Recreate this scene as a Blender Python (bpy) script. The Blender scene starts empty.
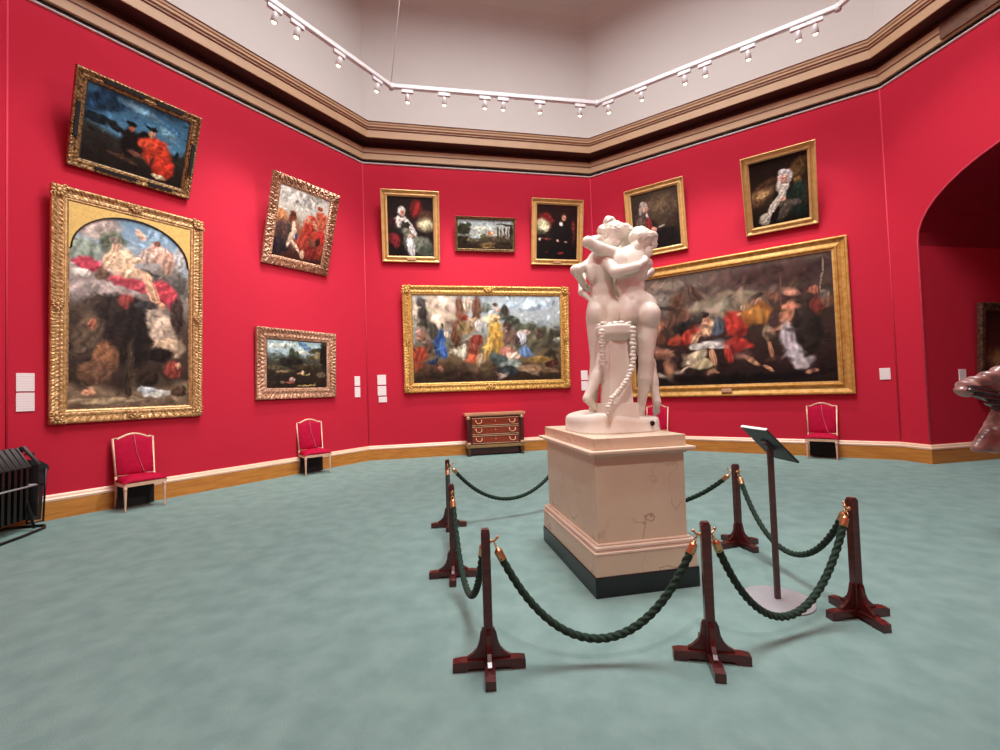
import bpy, bmesh, math, random
import numpy as np
from mathutils import Vector, Matrix, Euler
random.seed(7); RNG = np.random.default_rng(5)
sc = bpy.context.scene
COL = sc.collection
PI = math.pi
R = math.radians

# ------------------------------------------------------------------ helpers
def lin(h):
    h = h.lstrip('#')
    c = [int(h[i:i+2], 16)/255 for i in (0, 2, 4)]
    return tuple((x/12.92 if x <= .04045 else ((x+.055)/1.055)**2.4) for x in c)

MATS = {}
def mat(name, col, rough=.6, metal=0., var=.12, scale=8., bump=.0, bscale=60., spec=.5, coat=0., sheen=0., emit=None, col2=None, coords='Object', detail=4., stretch=None):
    if name in MATS: return MATS[name]
    m = bpy.data.materials.new(name); m.use_nodes = True
    nt = m.node_tree; N = nt.nodes; L = nt.links
    b = N['Principled BSDF']
    b.inputs['Roughness'].default_value = rough; b.inputs['Metallic'].default_value = metal
    b.inputs['Specular IOR Level'].default_value = spec
    b.inputs['Coat Weight'].default_value = coat; b.inputs['Sheen Weight'].default_value = sheen
    c = lin(col); d = lin(col2) if col2 else tuple(max(0, x*(1-var*2)) for x in c)
    tc = N.new('ShaderNodeTexCoord'); mp = N.new('ShaderNodeMapping'); L.new(tc.outputs[coords], mp.inputs[0])
    if stretch: mp.inputs['Scale'].default_value = stretch
    nz = N.new('ShaderNodeTexNoise'); nz.inputs['Scale'].default_value = scale; nz.inputs['Detail'].default_value = detail
    L.new(mp.outputs[0], nz.inputs['Vector'])
    rp = N.new('ShaderNodeValToRGB'); rp.color_ramp.elements[0].position = .35; rp.color_ramp.elements[1].position = .65
    rp.color_ramp.elements[0].color = (*d, 1); rp.color_ramp.elements[1].color = (*c, 1)
    L.new(nz.outputs['Fac'], rp.inputs[0]); L.new(rp.outputs[0], b.inputs['Base Color'])
    if bump:
        n2 = N.new('ShaderNodeTexNoise'); n2.inputs['Scale'].default_value = bscale; n2.inputs['Detail'].default_value = 3
        L.new(mp.outputs[0], n2.inputs['Vector'])
        bp = N.new('ShaderNodeBump'); bp.inputs['Strength'].default_value = bump; bp.inputs['Distance'].default_value = .01
        L.new(n2.outputs['Fac'], bp.inputs['Height']); L.new(bp.outputs[0], b.inputs['Normal'])
    if emit:
        b.inputs['Emission Color'].default_value = (*lin(emit[0]), 1); b.inputs['Emission Strength'].default_value = emit[1]
    MATS[name] = m
    return m

class MB:
    """collects shapes into one mesh"""
    def __init__(s): s.v = []; s.f = []; s.sm = []
    def add(s, vs, fs, smooth=False, M=None):
        o = len(s.v)
        for p in vs:
            s.v.append(tuple(M @ Vector(p)) if M is not None else tuple(p))
        for f in fs: s.f.append([i+o for i in f]); s.sm.append(smooth)
        return s
    def box(s, a, b, M=None, bev=0.):
        x0, y0, z0 = a; x1, y1, z1 = b
        if bev <= 0:
            v = [(x0,y0,z0),(x1,y0,z0),(x1,y1,z0),(x0,y1,z0),(x0,y0,z1),(x1,y0,z1),(x1,y1,z1),(x0,y1,z1)]
            return s.add(v, [(0,3,2,1),(4,5,6,7),(0,1,5,4),(1,2,6,5),(2,3,7,6),(3,0,4,7)], False, M)
        bm = bmesh.new(); bmesh.ops.create_cube(bm, size=1)
        for q in bm.verts: q.co = Vector(((x0+x1)/2+q.co.x*(x1-x0), (y0+y1)/2+q.co.y*(y1-y0), (z0+z1)/2+q.co.z*(z1-z0)))
        bmesh.ops.bevel(bm, geom=list(bm.edges), offset=bev, segments=2, affect='EDGES', profile=.5)
        s.bm(bm, M); return s
    def bm(s, bm, M=None, smooth=False):
        bm.verts.index_update()
        s.add([q.co.copy() for q in bm.verts], [[q.index for q in f.verts] for f in bm.faces], smooth, M); bm.free()
    def lathe(s, prof, n=24, M=None, smooth=True, cap=True):
        vs = []; fs = []
        for r, z in prof:
            for k in range(n):
                a = 2*PI*k/n; vs.append((r*math.cos(a), r*math.sin(a), z))
        for i in range(len(prof)-1):
            for k in range(n):
                k2 = (k+1) % n; fs.append((i*n+k, i*n+k2, (i+1)*n+k2, (i+1)*n+k))
        if cap: fs.append(tuple(range(n))[::-1]); fs.append(tuple((len(prof)-1)*n+k for k in range(n)))
        return s.add(vs, fs, smooth, M)
    def tube(s, pts, r, n=10, cap=True, closed=False, rfun=None, smooth=True):
        pts = [Vector(p) for p in pts]; m = len(pts); vs = []; fs = []
        up = None
        dist = 0
        for i, p in enumerate(pts):
            if closed: t = pts[(i+1) % m]-pts[i-1]
            else: t = pts[min(i+1, m-1)]-pts[max(i-1, 0)]
            t.normalize()
            if up is None:
                up = Vector((0,0,1)) if abs(t.z) < .9 else Vector((1,0,0))
            a = t.cross(up).normalized(); up = a.cross(t).normalized()
            if i: dist += (p-pts[i-1]).length
            rr = r[i] if isinstance(r, (list, tuple)) else r
            for k in range(n):
                th = 2*PI*k/n; q = rr*(rfun(th, dist) if rfun else 1)
                vs.append(p+a*math.cos(th)*q+up*math.sin(th)*q)
        for i in range(m if closed else m-1):
            j = (i+1) % m
            for k in range(n):
                k2 = (k+1) % n; fs.append((i*n+k2, i*n+k, j*n+k, j*n+k2))
        if cap and not closed: fs.append(tuple(range(n))); fs.append(tuple((m-1)*n+k for k in range(n))[::-1])
        return s.add(vs, fs, smooth)
    def ball(s, c, r, n=12, M=None, rot=None):
        rx, ry, rz = r if isinstance(r, (tuple, list)) else (r, r, r)
        m = n//2; vs = []; fs = []
        E_ = Euler([R(x) for x in rot]).to_matrix() if rot else None
        for i in range(m+1):
            ph = PI*i/m
            for k in range(n):
                a = 2*PI*k/n; q = Vector((rx*math.sin(ph)*math.cos(a), ry*math.sin(ph)*math.sin(a), rz*math.cos(ph)))
                if E_: q = E_ @ q
                vs.append(q+Vector(c))
        for i in range(m):
            for k in range(n):
                k2 = (k+1) % n; fs.append((i*n+k, (i+1)*n+k, (i+1)*n+k2, i*n+k2))
        return s.add(vs, fs, True, M)
    def prism(s, poly, a, b, axis='y', M=None, smooth=False):
        """poly of (u,w) extruded between a and b along the axis"""
        n = len(poly)
        def pt(u, w, t):
            return {'y': (u, t, w), 'x': (t, u, w), 'z': (u, w, t)}[axis]
        vs = [pt(u, w, a) for u, w in poly]+[pt(u, w, b) for u, w in poly]
        fs = [tuple(range(n)), tuple(range(2*n-1, n-1, -1))]+[(i, i+n, (i+1) % n+n, (i+1) % n) for i in range(n)]
        return s.add(vs, fs, smooth, M)
    def build(s, name, m, parent=None, wn=True):
        me = bpy.data.meshes.new(name); me.from_pydata([tuple(p) for p in s.v], [], s.f)
        me.polygons.foreach_set('use_smooth', s.sm)
        bm = bmesh.new(); bm.from_mesh(me); bmesh.ops.remove_doubles(bm, verts=bm.verts, dist=1e-6)
        bmesh.ops.recalc_face_normals(bm, faces=bm.faces); bm.to_mesh(me); bm.free()
        me.materials.append(m)
        o = bpy.data.objects.new(name, me); COL.objects.link(o)
        if parent: o.parent = parent
        return o

def tag(o, label=None, cat=None, group=None, kind=None):
    if label: o['label'] = label
    if cat: o['category'] = cat
    if group: o['group'] = group
    if kind: o['kind'] = kind
    return o
def thing(name, label, cat, loc=(0,0,0), rot=(0,0,0), group=None):
    o = bpy.data.objects.new(name, None); COL.objects.link(o); o.empty_display_size = .1
    o.location = loc; o.rotation_euler = rot
    return tag(o, label, cat, group)
def dup(root, loc, rot, label, group=None):
    def cp(o, par):
        c = o.copy(); COL.objects.link(c); c.parent = par
        for ch in list(o.children): cp(ch, c)
        return c
    r = cp(root, None); r.location = loc; r.rotation_euler = rot; r['label'] = label
    if group: r['group'] = group
    return r

# signed-distance sculpting: one continuous smooth skin over tapered limbs and masses
def sculpt(prims, name, m, parent, cell=.011, k=.03, noise=None):
    lo = np.array([1e9]*3); hi = -lo
    grooves = [p for p in prims if p[0] == 'g']; prims = [p for p in prims if p[0] != 'g']
    for p in prims:
        if p[0] == 'c':
            r = max(p[3], p[4])
            for q in (p[1], p[2]): lo = np.minimum(lo, np.array(q)-r); hi = np.maximum(hi, np.array(q)+r)
        else:
            r = max(p[2]); lo = np.minimum(lo, np.array(p[1])-r); hi = np.maximum(hi, np.array(p[1])+r)
    lo -= .05; hi += .05
    n = np.ceil((hi-lo)/cell).astype(int)+1
    F_ = np.full(n, .2, dtype=np.float32)
    ax = [lo[i]+cell*np.arange(n[i]) for i in range(3)]
    for p in prims:
        if p[0] == 'c': a = np.minimum(p[1], p[2])-max(p[3], p[4]); b = np.maximum(p[1], p[2])+max(p[3], p[4])
        else: a = np.array(p[1])-max(p[2]); b = np.array(p[1])+max(p[2])
        i0 = np.maximum(0, np.floor((a-.1-lo)/cell)).astype(int); i1 = np.minimum(n, np.ceil((b+.1-lo)/cell).astype(int)+1)
        X, Y, Z = np.meshgrid(*[ax[i][i0[i]:i1[i]] for i in range(3)], indexing='ij')
        if p[0] == 'c':
            A = np.array(p[1]); B = np.array(p[2]); d = B-A; L2 = max(float(d@d), 1e-9)
            t = np.clip(((X-A[0])*d[0]+(Y-A[1])*d[1]+(Z-A[2])*d[2])/L2, 0, 1)
            D = np.sqrt((X-A[0]-t*d[0])**2+(Y-A[1]-t*d[1])**2+(Z-A[2]-t*d[2])**2)-(p[3]+(p[4]-p[3])*t)
        else:
            rot = p[3] if len(p) > 3 else (0,0,0)
            M = np.array(Euler([R(x) for x in rot]).to_matrix()).T
            q = [X-p[1][0], Y-p[1][1], Z-p[1][2]]
            q = [M[i][0]*q[0]+M[i][1]*q[1]+M[i][2]*q[2] for i in range(3)]
            r = p[2]
            k0 = np.sqrt((q[0]/r[0])**2+(q[1]/r[1])**2+(q[2]/r[2])**2)
            k1 = np.sqrt((q[0]/r[0]**2)**2+(q[1]/r[1]**2)**2+(q[2]/r[2]**2)**2)+1e-9
            D = k0*(k0-1)/k1
        sl = tuple(slice(i0[i], i1[i]) for i in range(3))
        a_ = F_[sl]; h = np.clip(.5+.5*(a_-D)/k, 0, 1)
        F_[sl] = a_*(1-h)+D*h-k*h*(1-h)
    for p in grooves:                                     # hollows pressed into the surface
        A = np.array(p[1]); B = np.array(p[2]); rg = p[3]
        i0 = np.maximum(0, np.floor((np.minimum(A, B)-rg-.06-lo)/cell)).astype(int); i1 = np.minimum(n, np.ceil((np.maximum(A, B)+rg+.06-lo)/cell).astype(int)+1)
        X, Y, Z = np.meshgrid(*[ax[i][i0[i]:i1[i]] for i in range(3)], indexing='ij'); d = B-A; L2 = float(d@d)
        t = np.clip(((X-A[0])*d[0]+(Y-A[1])*d[1]+(Z-A[2])*d[2])/L2, 0, 1)
        D = rg-np.sqrt((X-A[0]-t*d[0])**2+(Y-A[1]-t*d[1])**2+(Z-A[2]-t*d[2])**2)
        sl = tuple(slice(i0[i], i1[i]) for i in range(3)); a_ = F_[sl]; kk = .02
        h = np.clip(.5-.5*(a_-D)/kk, 0, 1); F_[sl] = a_*(1-h)+D*h+kk*h*(1-h)
    if noise is not None:
        X, Y, Z = np.meshgrid(*ax, indexing='ij'); F_ = F_+noise(X, Y, Z)
    # surface nets
    S_ = F_ < 0
    nx, ny, nz = n
    acc = np.zeros((nx-1, ny-1, nz-1, 3), np.float32); cnt = np.zeros((nx-1, ny-1, nz-1), np.float32)
    corners = [(i, j, l) for i in (0,1) for j in (0,1) for l in (0,1)]
    def cv(A, c): return A[c[0]:nx-1+c[0], c[1]:ny-1+c[1], c[2]:nz-1+c[2]]
    for c in corners:
        for axx in range(3):
            if c[axx] == 0:
                d = list(c); d[axx] = 1
                fa, fb = cv(F_, c), cv(F_, d); mk = (fa < 0) != (fb < 0)
                t = np.where(mk, fa/(fa-fb+1e-12), 0)
                for q in range(3):
                    acc[..., q] += np.where(mk, c[q]+(t if q == axx else 0), 0)
                cnt += mk
    idx = np.full(cnt.shape, -1, int); act = cnt > 0
    idx[act] = np.arange(act.sum())
    base = np.argwhere(act)
    V_ = (base+acc[act]/cnt[act][:, None])*cell+lo
    faces = []
    for axx in range(3):
        u, w = [(1,2),(2,0),(0,1)][axx]
        s0 = [slice(None)]*3; s1 = [slice(None)]*3; s0[axx] = slice(0, -1); s1[axx] = slice(1, None)
        A = S_[tuple(s0)]; B = S_[tuple(s1)]
        E_ = np.argwhere(A != B)
        for flip in (0, 1):
            G = E_[A[tuple(E_.T)] == bool(flip)]
            G = G[(G[:, u] > 0) & (G[:, w] > 0) & (G[:, u] < n[u]-1) & (G[:, w] < n[w]-1)]
            q = []
            for du, dw in ((0,0),(1,0),(1,1),(0,1)):
                H = G.copy(); H[:, u] -= du; H[:, w] -= dw; q.append(idx[tuple(H.T)])
            q = np.stack(q, 1)
            faces.append(q if flip else q[:, ::-1])
    Fc = np.concatenate(faces)
    me = bpy.data.meshes.new(name); me.from_pydata(V_.tolist(), [], Fc.tolist())
    me.polygons.foreach_set('use_smooth', [True]*len(Fc)); me.materials.append(m)
    bm = bmesh.new(); bm.from_mesh(me)
    for _ in range(2): bmesh.ops.smooth_vert(bm, verts=bm.verts, factor=.5, use_axis_x=True, use_axis_y=True, use_axis_z=True)
    bmesh.ops.recalc_face_normals(bm, faces=bm.faces); bm.to_mesh(me); bm.free()
    o = bpy.data.objects.new(name, me); COL.objects.link(o); o.parent = parent
    return o

# ------------------------------------------------------------------ camera
F_PX = 453.3; PITCH = .0324; ROLL = -.0329
cam = bpy.data.cameras.new('camera'); co = bpy.data.objects.new('camera', cam); COL.objects.link(co)
cam.sensor_width = 36; cam.lens = F_PX*36/1000; cam.clip_start = .05; cam.clip_end = 200
fwd = Vector((0, math.cos(PITCH), math.sin(PITCH))); r0 = Vector((1,0,0)); u0 = r0.cross(fwd)
rr = r0*math.cos(ROLL)+u0*math.sin(ROLL); uu = -r0*math.sin(ROLL)+u0*math.cos(ROLL)
co.matrix_world = Matrix(((rr.x,uu.x,-fwd.x,0),(rr.y,uu.y,-fwd.y,0),(rr.z,uu.z,-fwd.z,1.65),(0,0,0,1)))
sc.camera = co
sc.view_settings.view_transform = 'Standard'; sc.view_settings.look = 'None'; sc.view_settings.gamma = 1
sc.view_settings.exposure = -0.02; sc.view_settings.use_curve_mapping = False
sc.cycles.max_bounces = 8; sc.cycles.diffuse_bounces = 4; sc.cycles.glossy_bounces = 3
sc.cycles.use_denoising = True; sc.cycles.sample_clamp_indirect = 4

# ------------------------------------------------------------------ materials
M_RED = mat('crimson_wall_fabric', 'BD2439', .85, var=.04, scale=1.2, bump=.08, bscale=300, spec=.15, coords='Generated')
M_REDD = mat('crimson_vault_shade', '8E1A2A', .85, var=.05, scale=2, spec=.1)  # darker copy of the wall red, painting the vault's shade into its colour
M_CARPET = mat('sage_green_carpet', '7E968F', .97, var=.06, scale=4.5, bump=.6, bscale=160, spec=.05, col2='728A84', detail=12)
M_OCHRE = mat('ochre_grained_wood', 'BE7F35', .45, var=.1, scale=3, stretch=(1,1,9), col2='A96A28')
M_CAP = mat('cream_skirting_moulding', 'E9C3A6', .4, var=.03)
M_TAN = mat('tan_cornice_plaster', 'B8926F', .6, var=.04, scale=3)
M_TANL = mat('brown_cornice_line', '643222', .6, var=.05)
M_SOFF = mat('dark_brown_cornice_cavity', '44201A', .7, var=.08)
M_BLACK = mat('black_shadow_gap_paint', '140D0C', .8)
M_WHITE = mat('white_bead_paint', 'E8E0DC', .4, var=.02)
M_COVE = mat('pale_pink_cove_plaster', 'CBC1BA', .9, var=.01, scale=1.5)
M_GILT = mat('bright_gilt', 'D8AC5C', .4, .45, var=.16, scale=22, bump=.25, bscale=70, col2='A8783A')
M_GILTD = mat('antique_dark_gilt', 'B08A5A', .45, .5, var=.25, scale=26, bump=.4, bscale=80, col2='4A3018')
M_GILTP = mat('pale_plain_gilt', 'D6AE72', .4, .35, var=.07, scale=9, col2='C49A5C')
M_GILTR = mat('rosy_pale_gilt', 'CDA182', .45, .35, var=.14, scale=24, bump=.3, bscale=70, col2='8A5C42')
M_GOLDSP = mat('gold_leaf_panel', 'CCA85A', .5, .3, var=.1, scale=30)
M_SIGHT = mat('dark_sight_edge', '2A1A10', .6)
M_MARB = mat('white_statuary_marble', 'E8E4D6', .38, var=.03, scale=5, spec=.45, col2='E0D9CA')
M_ORM = mat('ormolu_gilt_mount', 'E0B48C', .35, .5, var=.08, scale=30)
M_MAHO = mat('reddish_mahogany', '8A3218', .3, var=.12, scale=4, stretch=(1,1,6), coat=.3)
M_DMAHO = mat('dark_mahogany', '521E1A', .28, var=.15, scale=6, stretch=(1,1,5), coat=.3, col2='3A1210')
M_BRASS = mat('polished_brass', 'D8AA78', .3, .9, var=.05)
M_ROPE = mat('dark_green_rope', '22382B', .75, var=.1, scale=60, bump=.15, sheen=.05, spec=.2, col2='182A20')
M_BLK = mat('black_fabric', '101012', .8, var=.1, scale=20, bump=.2, bscale=120)
M_BLKM = mat('black_metal_tube', '0C0C0D', .35, var=.05, spec=.5)
M_GREYF = mat('grey_piping_fabric', '5C5656', .7, var=.15)
M_CHF = mat('pale_gilt_chair_wood', 'E0B598', .4, .15, var=.1, scale=20)
M_CHV = mat('crimson_chair_velvet', 'B00634', .75, var=.1, scale=14, sheen=.0, spec=.15)
M_CARD = mat('white_card', 'E8DCDA', .6, var=.02)
M_TRACK = mat('white_track_enamel', 'CFC7C5', .35, var=.02)
M_BULB = mat('warm_lamp_face', 'FFF2D0', .3, emit=('FFE7B8', 6.))
M_PANEL = mat('dark_green_grey_panel', '2E3632', .4, var=.06)
M_POST = mat('brown_lectern_post', '5A4644', .35, .3, var=.05)
M_PLATE = mat('pale_grey_steel_disc', 'A3A3A6', .45, .1, var=.03)
M_SATIN = mat('pinkish_brown_satin', 'A27A70', .28, var=.12, scale=6, sheen=.2, spec=.7, col2='74483F')
M_SKIN = mat('skin', 'C58F78', .5, var=.04)
M_HAIR = mat('dark_brown_hair', '2A1A14', .5, var=.2, scale=30)
M_TROUS = mat('dark_trousers', '1C1C22', .8)

# veined pink marble for the pedestal
def veined(name, base, vein):
    m = mat(name, base, .3, var=.04, scale=2.5, spec=.4)
    nt = m.node_tree; N = nt.nodes; L = nt.links; b = N['Principled BSDF']
    src = b.inputs['Base Color'].links[0].from_socket
    tc = N.new('ShaderNodeTexCoord'); nz = N.new('ShaderNodeTexNoise'); nz.inputs['Scale'].default_value = 2.2; nz.inputs['Detail'].default_value = 5
    nz.inputs['Distortion'].default_value = .6
    L.new(tc.outputs['Object'], nz.inputs['Vector'])
    rp = N.new('ShaderNodeValToRGB'); e = rp.color_ramp.elements
    e[0].position = .486; e[0].color = (0,0,0,1); e[1].position = .5; e[1].color = (1,1,1,1)
    x = rp.color_ramp.elements.new(.514); x.color = (0,0,0,1)
    L.new(nz.outputs['Fac'], rp.inputs[0])
    n3 = N.new('ShaderNodeTexNoise'); n3.inputs['Scale'].default_value = 1.3; L.new(tc.outputs['Object'], n3.inputs['Vector'])
    r3 = N.new('ShaderNodeValToRGB'); r3.color_ramp.elements[0].position = .42; r3.color_ramp.elements[1].position = .56; L.new(n3.outputs['Fac'], r3.inputs[0])
    mu = N.new('ShaderNodeMath'); mu.operation = 'MULTIPLY'; L.new(rp.outputs[0], mu.inputs[0]); L.new(r3.outputs[0], mu.inputs[1])
    m2 = N.new('ShaderNodeMath'); m2.operation = 'MULTIPLY'; L.new(mu.outputs[0], m2.inputs[0]); m2.inputs[1].default_value = .75
    mx = N.new('ShaderNodeMixRGB'); L.new(m2.outputs[0], mx.inputs[0]); L.new(src, mx.inputs[1]); mx.inputs[2].default_value = (*lin(vein), 1)
    L.new(mx.outputs[0], b.inputs['Base Color'])
    return m
M_PINK = veined('veined_pink_marble', 'D4C6AA', '80604C')
M_CREAMM = veined('cream_marble', 'D8C0A6', 'A08468')
M_BLKMARB = mat('black_marble', '17191C', .3, var=.1, scale=8)

# ------------------------------------------------------------------ room shell
VV = [Vector(p) for p in ((-5.55,.11),(-6.757,6.193),(-3.3216,11.3343),(2.7052,12.531),(7.9137,9.0427),(9.12,2.96),(5.66,-2.18),(-.41,-3.37))]
CEN = sum(VV, Vector((0,0)))/8
H = 7.52
def wdir(i): return (VV[(i+1) % 8]-VV[i]).normalized()
def wnor(i): d = wdir(i); return Vector((d.y, -d.x))
def wp(i, s, off=0., z=0.):
    p = VV[i]+wdir(i)*s+wnor(i)*off
    return Vector((p.x, p.y, z))
def wrot(i): d = wdir(i); return math.atan2(d.y, d.x)
def corner(i, off):
    n1, n2 = wnor((i-1) % 8), wnor(i % 8)
    b = (n1+n2); b = b/b.length_squared*2
    # offset so both walls move in by off
    return VV[i % 8]+b*off*(1 if True else 0)*.5*2/2*1.0 if False else VV[i % 8]+(n1+n2)/(1+n1.dot(n2))*off

b = MB(); n = 8
ring = [VV[i] for i in range(8)]
b.add([(p.x, p.y, 0) for p in [corner(i, -.3) for i in range(8)]]+[(p.x, p.y, -.2) for p in [corner(i, -.3) for i in range(8)]],
      [tuple(range(8)), tuple(range(15, 7, -1))]+[(i, i+8, (i+1) % 8+8, (i+1) % 8) for i in range(8)])
tag(b.build('floor', M_CARPET), kind='structure')
names = {7: 'wall_back_left', 0: 'wall_near_left', 1: 'wall_left', 2: 'wall_far', 3: 'wall_right', 4: 'wall_arch', 5: 'wall_near_right', 6: 'wall_back'}
HT = 8.5
for i in range(8):
    if i == 4: continue
    a, c = VV[i], VV[(i+1) % 8]; a2, c2 = corner(i, -.3), corner(i+1, -.3)
    b = MB(); v = [(a.x,a.y,0),(c.x,c.y,0),(c2.x,c2.y,0),(a2.x,a2.y,0)]
    v += [(x, y, HT) for x, y, _ in v]
    b.add(v, [(0,3,2,1),(4,5,6,7),(0,1,5,4),(1,2,6,5),(2,3,7,6),(3,0,4,7)])
    tag(b.build(names[i], M_RED), kind='structure')
# wall with the arch
WL = (VV[5]-VV[4]).length; A_HALF = 2.58; A_C = WL/2; A_S0 = A_C-A_HALF; SPR = 4.2; RISE = 1.42
arch = []
for k in range(25):
    t = PI*(1-k/24); arch.append((A_C+A_HALF*math.cos(t), SPR+RISE*math.sin(t)))
b = MB()
poly = [(0,0),(0,HT),(WL,HT),(WL,0),(A_S0+2*A_HALF,0)]+arch[::-1]+[(A_S0,0)]
vs = []; fs = []
N_ = len(poly)
# strip triangulation of the face: columns above the arch plus the piers
def facepanel(off):
    q = MB()
    P = lambda s, z: wp(4, s, off, z)
    q.add([P(0,0), P(A_S0,0), P(A_S0,HT), P(0,HT)], [(0,1,2,3)])
    q.add([P(A_S0+2*A_HALF,0), P(WL,0), P(WL,HT), P(A_S0+2*A_HALF,HT)], [(0,1,2,3)])
    for k in range(24):
        (s0, z0), (s1, z1) = arch[k], arch[k+1]
        q.add([P(s0,z0), P(s1,z1), P(s1,HT), P(s0,HT)], [(0,1,2,3)])
    return q
for off in (0, -.04):
    q = facepanel(off); b.add(q.v, q.f)
edge = [(A_S0,0)]+arch+[(A_S0+2*A_HALF,0)]
for k in range(len(edge)-1):
    (s0, z0), (s1, z1) = edge[k], edge[k+1]
    b.add([wp(4,s0,0,z0), wp(4,s1,0,z1), wp(4,s1,-.04,z1), wp(4,s0,-.04,z0)], [(0,1,2,3)])
b.add([wp(4,0,0,HT), wp(4,WL,0,HT), wp(4,WL,-.04,HT), wp(4,0,-.04,HT)], [(0,1,2,3)])
tag(b.build('wall_arch', M_RED), kind='structure')
# passage beyond the arch
DEP = 4.6
dj = -wnor(4)      # outward
def pq(s, dep, z): q = wp(4, s, -dep, z); return q
for nm, s, sg in (('wall_passage_left', A_S0, -1), ('wall_passage_right', A_S0+2*A_HALF, 1)):
    b = MB(); s2 = s+sg*.3
    v = [pq(s,.04,0), pq(s,DEP,0), pq(s2,DEP,0), pq(s2,.04,0)]; v += [x+Vector((0,0,SPR-.08)) for x in v]
    b.add(v, [(0,3,2,1),(4,5,6,7),(0,1,5,4),(1,2,6,5),(2,3,7,6),(3,0,4,7)])
    tag(b.build(nm, M_RED), kind='structure')
b = MB()
for k in range(24):
    (s0, z0), (s1, z1) = arch[k], arch[k+1]
    b.add([pq(s0,.04,z0), pq(s1,.04,z1), pq(s1,DEP,z1), pq(s0,DEP,z0), pq(s0,.04,z0+.2), pq(s1,.04,z1+.2), pq(s1,DEP,z1+.2), pq(s0,DEP,z0+.2)],
          [(0,1,2,3),(7,6,5,4),(0,4,5,1),(3,2,6,7)])
for s, sg in ((A_S0, -1), (A_S0+2*A_HALF, 1)):
    v = [pq(s,.04,SPR-.08), pq(s,DEP,SPR-.08), pq(s+sg*.3,DEP,SPR-.08), pq(s+sg*.3,.04,SPR-.08)]
    v += [Vector((x.x,x.y,SPR+.2)) for x in v]
    b.add(v, [(0,3,2,1),(4,5,6,7),(0,1,5,4),(1,2,6,5),(2,3,7,6),(3,0,4,7)])
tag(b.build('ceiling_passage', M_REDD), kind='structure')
b = MB()
v = [pq(A_S0-.3,DEP,0), pq(A_S0+2*A_HALF+.3,DEP,0), pq(A_S0+2*A_HALF+.3,DEP+.3,0), pq(A_S0-.3,DEP+.3,0)]; v += [x+Vector((0,0,6)) for x in v]
b.add(v, [(0,3,2,1),(4,5,6,7),(0,1,5,4),(1,2,6,5),(2,3,7,6),(3,0,4,7)])
tag(b.build('wall_passage_end', M_RED), kind='structure')
b = MB()
v = [pq(A_S0-.3,.3,0), pq(A_S0+2*A_HALF+.3,.3,0), pq(A_S0+2*A_HALF+.3,DEP+.3,0), pq(A_S0-.3,DEP+.3,0)]; v += [x+Vector((0,0,-.2)) for x in v]
b.add(v, [(0,1,2,3),(7,6,5,4),(0,4,5,1),(1,5,6,2),(2,6,7,3),(3,7,4,0)])
tag(b.build('floor_passage', M_CARPET), kind='structure')
# thin bead round the arch; its lighter red paints in the edge highlight
b = MB(); b.tube([wp(4, s, .004, z) for s, z in [(A_S0,.36)]+arch+[(A_S0+2*A_HALF,.36)]], .014, 6)
tag(b.build('trim_arch_bead', mat('arch_highlight_rose', 'D8485C', .6)), kind='structure')

def sweep(name, prof, m, closed_prof=True):
    """prof = [(off,z)] swept round all eight walls with mitred corners"""
    b = MB(); k = len(prof); vs = []; fs = []
    for i in range(8):
        for off, z in prof: p = corner(i, off); vs.append((p.x, p.y, z))
    for i in range(8):
        j = (i+1) % 8
        for q in range(k if closed_prof else k-1):
            q2 = (q+1) % k; fs.append((i*k+q, i*k+q2, j*k+q2, j*k+q))
    b.add(vs, fs)
    return tag(b.build(name, m), kind='structure')
_sweep0 = sweep
def sweep(name, prof, m, closed_prof=True):
    return _sweep0(name, [(o, z if z < 8.0 else 8.0+(z-8.0)*.76) if z < 9 else (o, z) for o, z in prof], m, closed_prof)
sweep('trim_picture_bead', [(0,7.50),(.03,7.503),(.04,7.515),(.03,7.528),(0,7.53)], M_WHITE)
sweep('trim_shadow_gap', [(0,7.53),(.012,7.53),(.012,7.60),(0,7.60)], M_BLACK)
sweep('trim_lower_cornice', [(0,7.60),(.07,7.60),(.085,7.735),(.07,7.74),(.07,7.755),(.10,7.76),(.115,7.865),(0,7.865)], M_TAN)
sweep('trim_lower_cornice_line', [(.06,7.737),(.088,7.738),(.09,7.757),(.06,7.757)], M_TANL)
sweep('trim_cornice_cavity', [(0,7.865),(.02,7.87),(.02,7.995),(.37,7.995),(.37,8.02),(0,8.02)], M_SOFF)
sweep('trim_upper_cornice', [(0,8.02),(.37,8.02),(.37,7.99),(.395,7.99),(.40,8.22),(.42,8.24),(.42,8.27),(.44,8.29),(.45,8.36),(.47,8.38),(.48,8.43),(0,8.43)], M_TAN)
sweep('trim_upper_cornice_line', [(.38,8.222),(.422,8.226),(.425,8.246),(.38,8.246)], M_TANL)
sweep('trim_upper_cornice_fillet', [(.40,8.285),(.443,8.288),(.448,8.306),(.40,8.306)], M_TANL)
sweep('trim_top_line', [(.40,8.432),(.49,8.432),(.495,8.452),(.40,8.452)], M_TANL)
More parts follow.
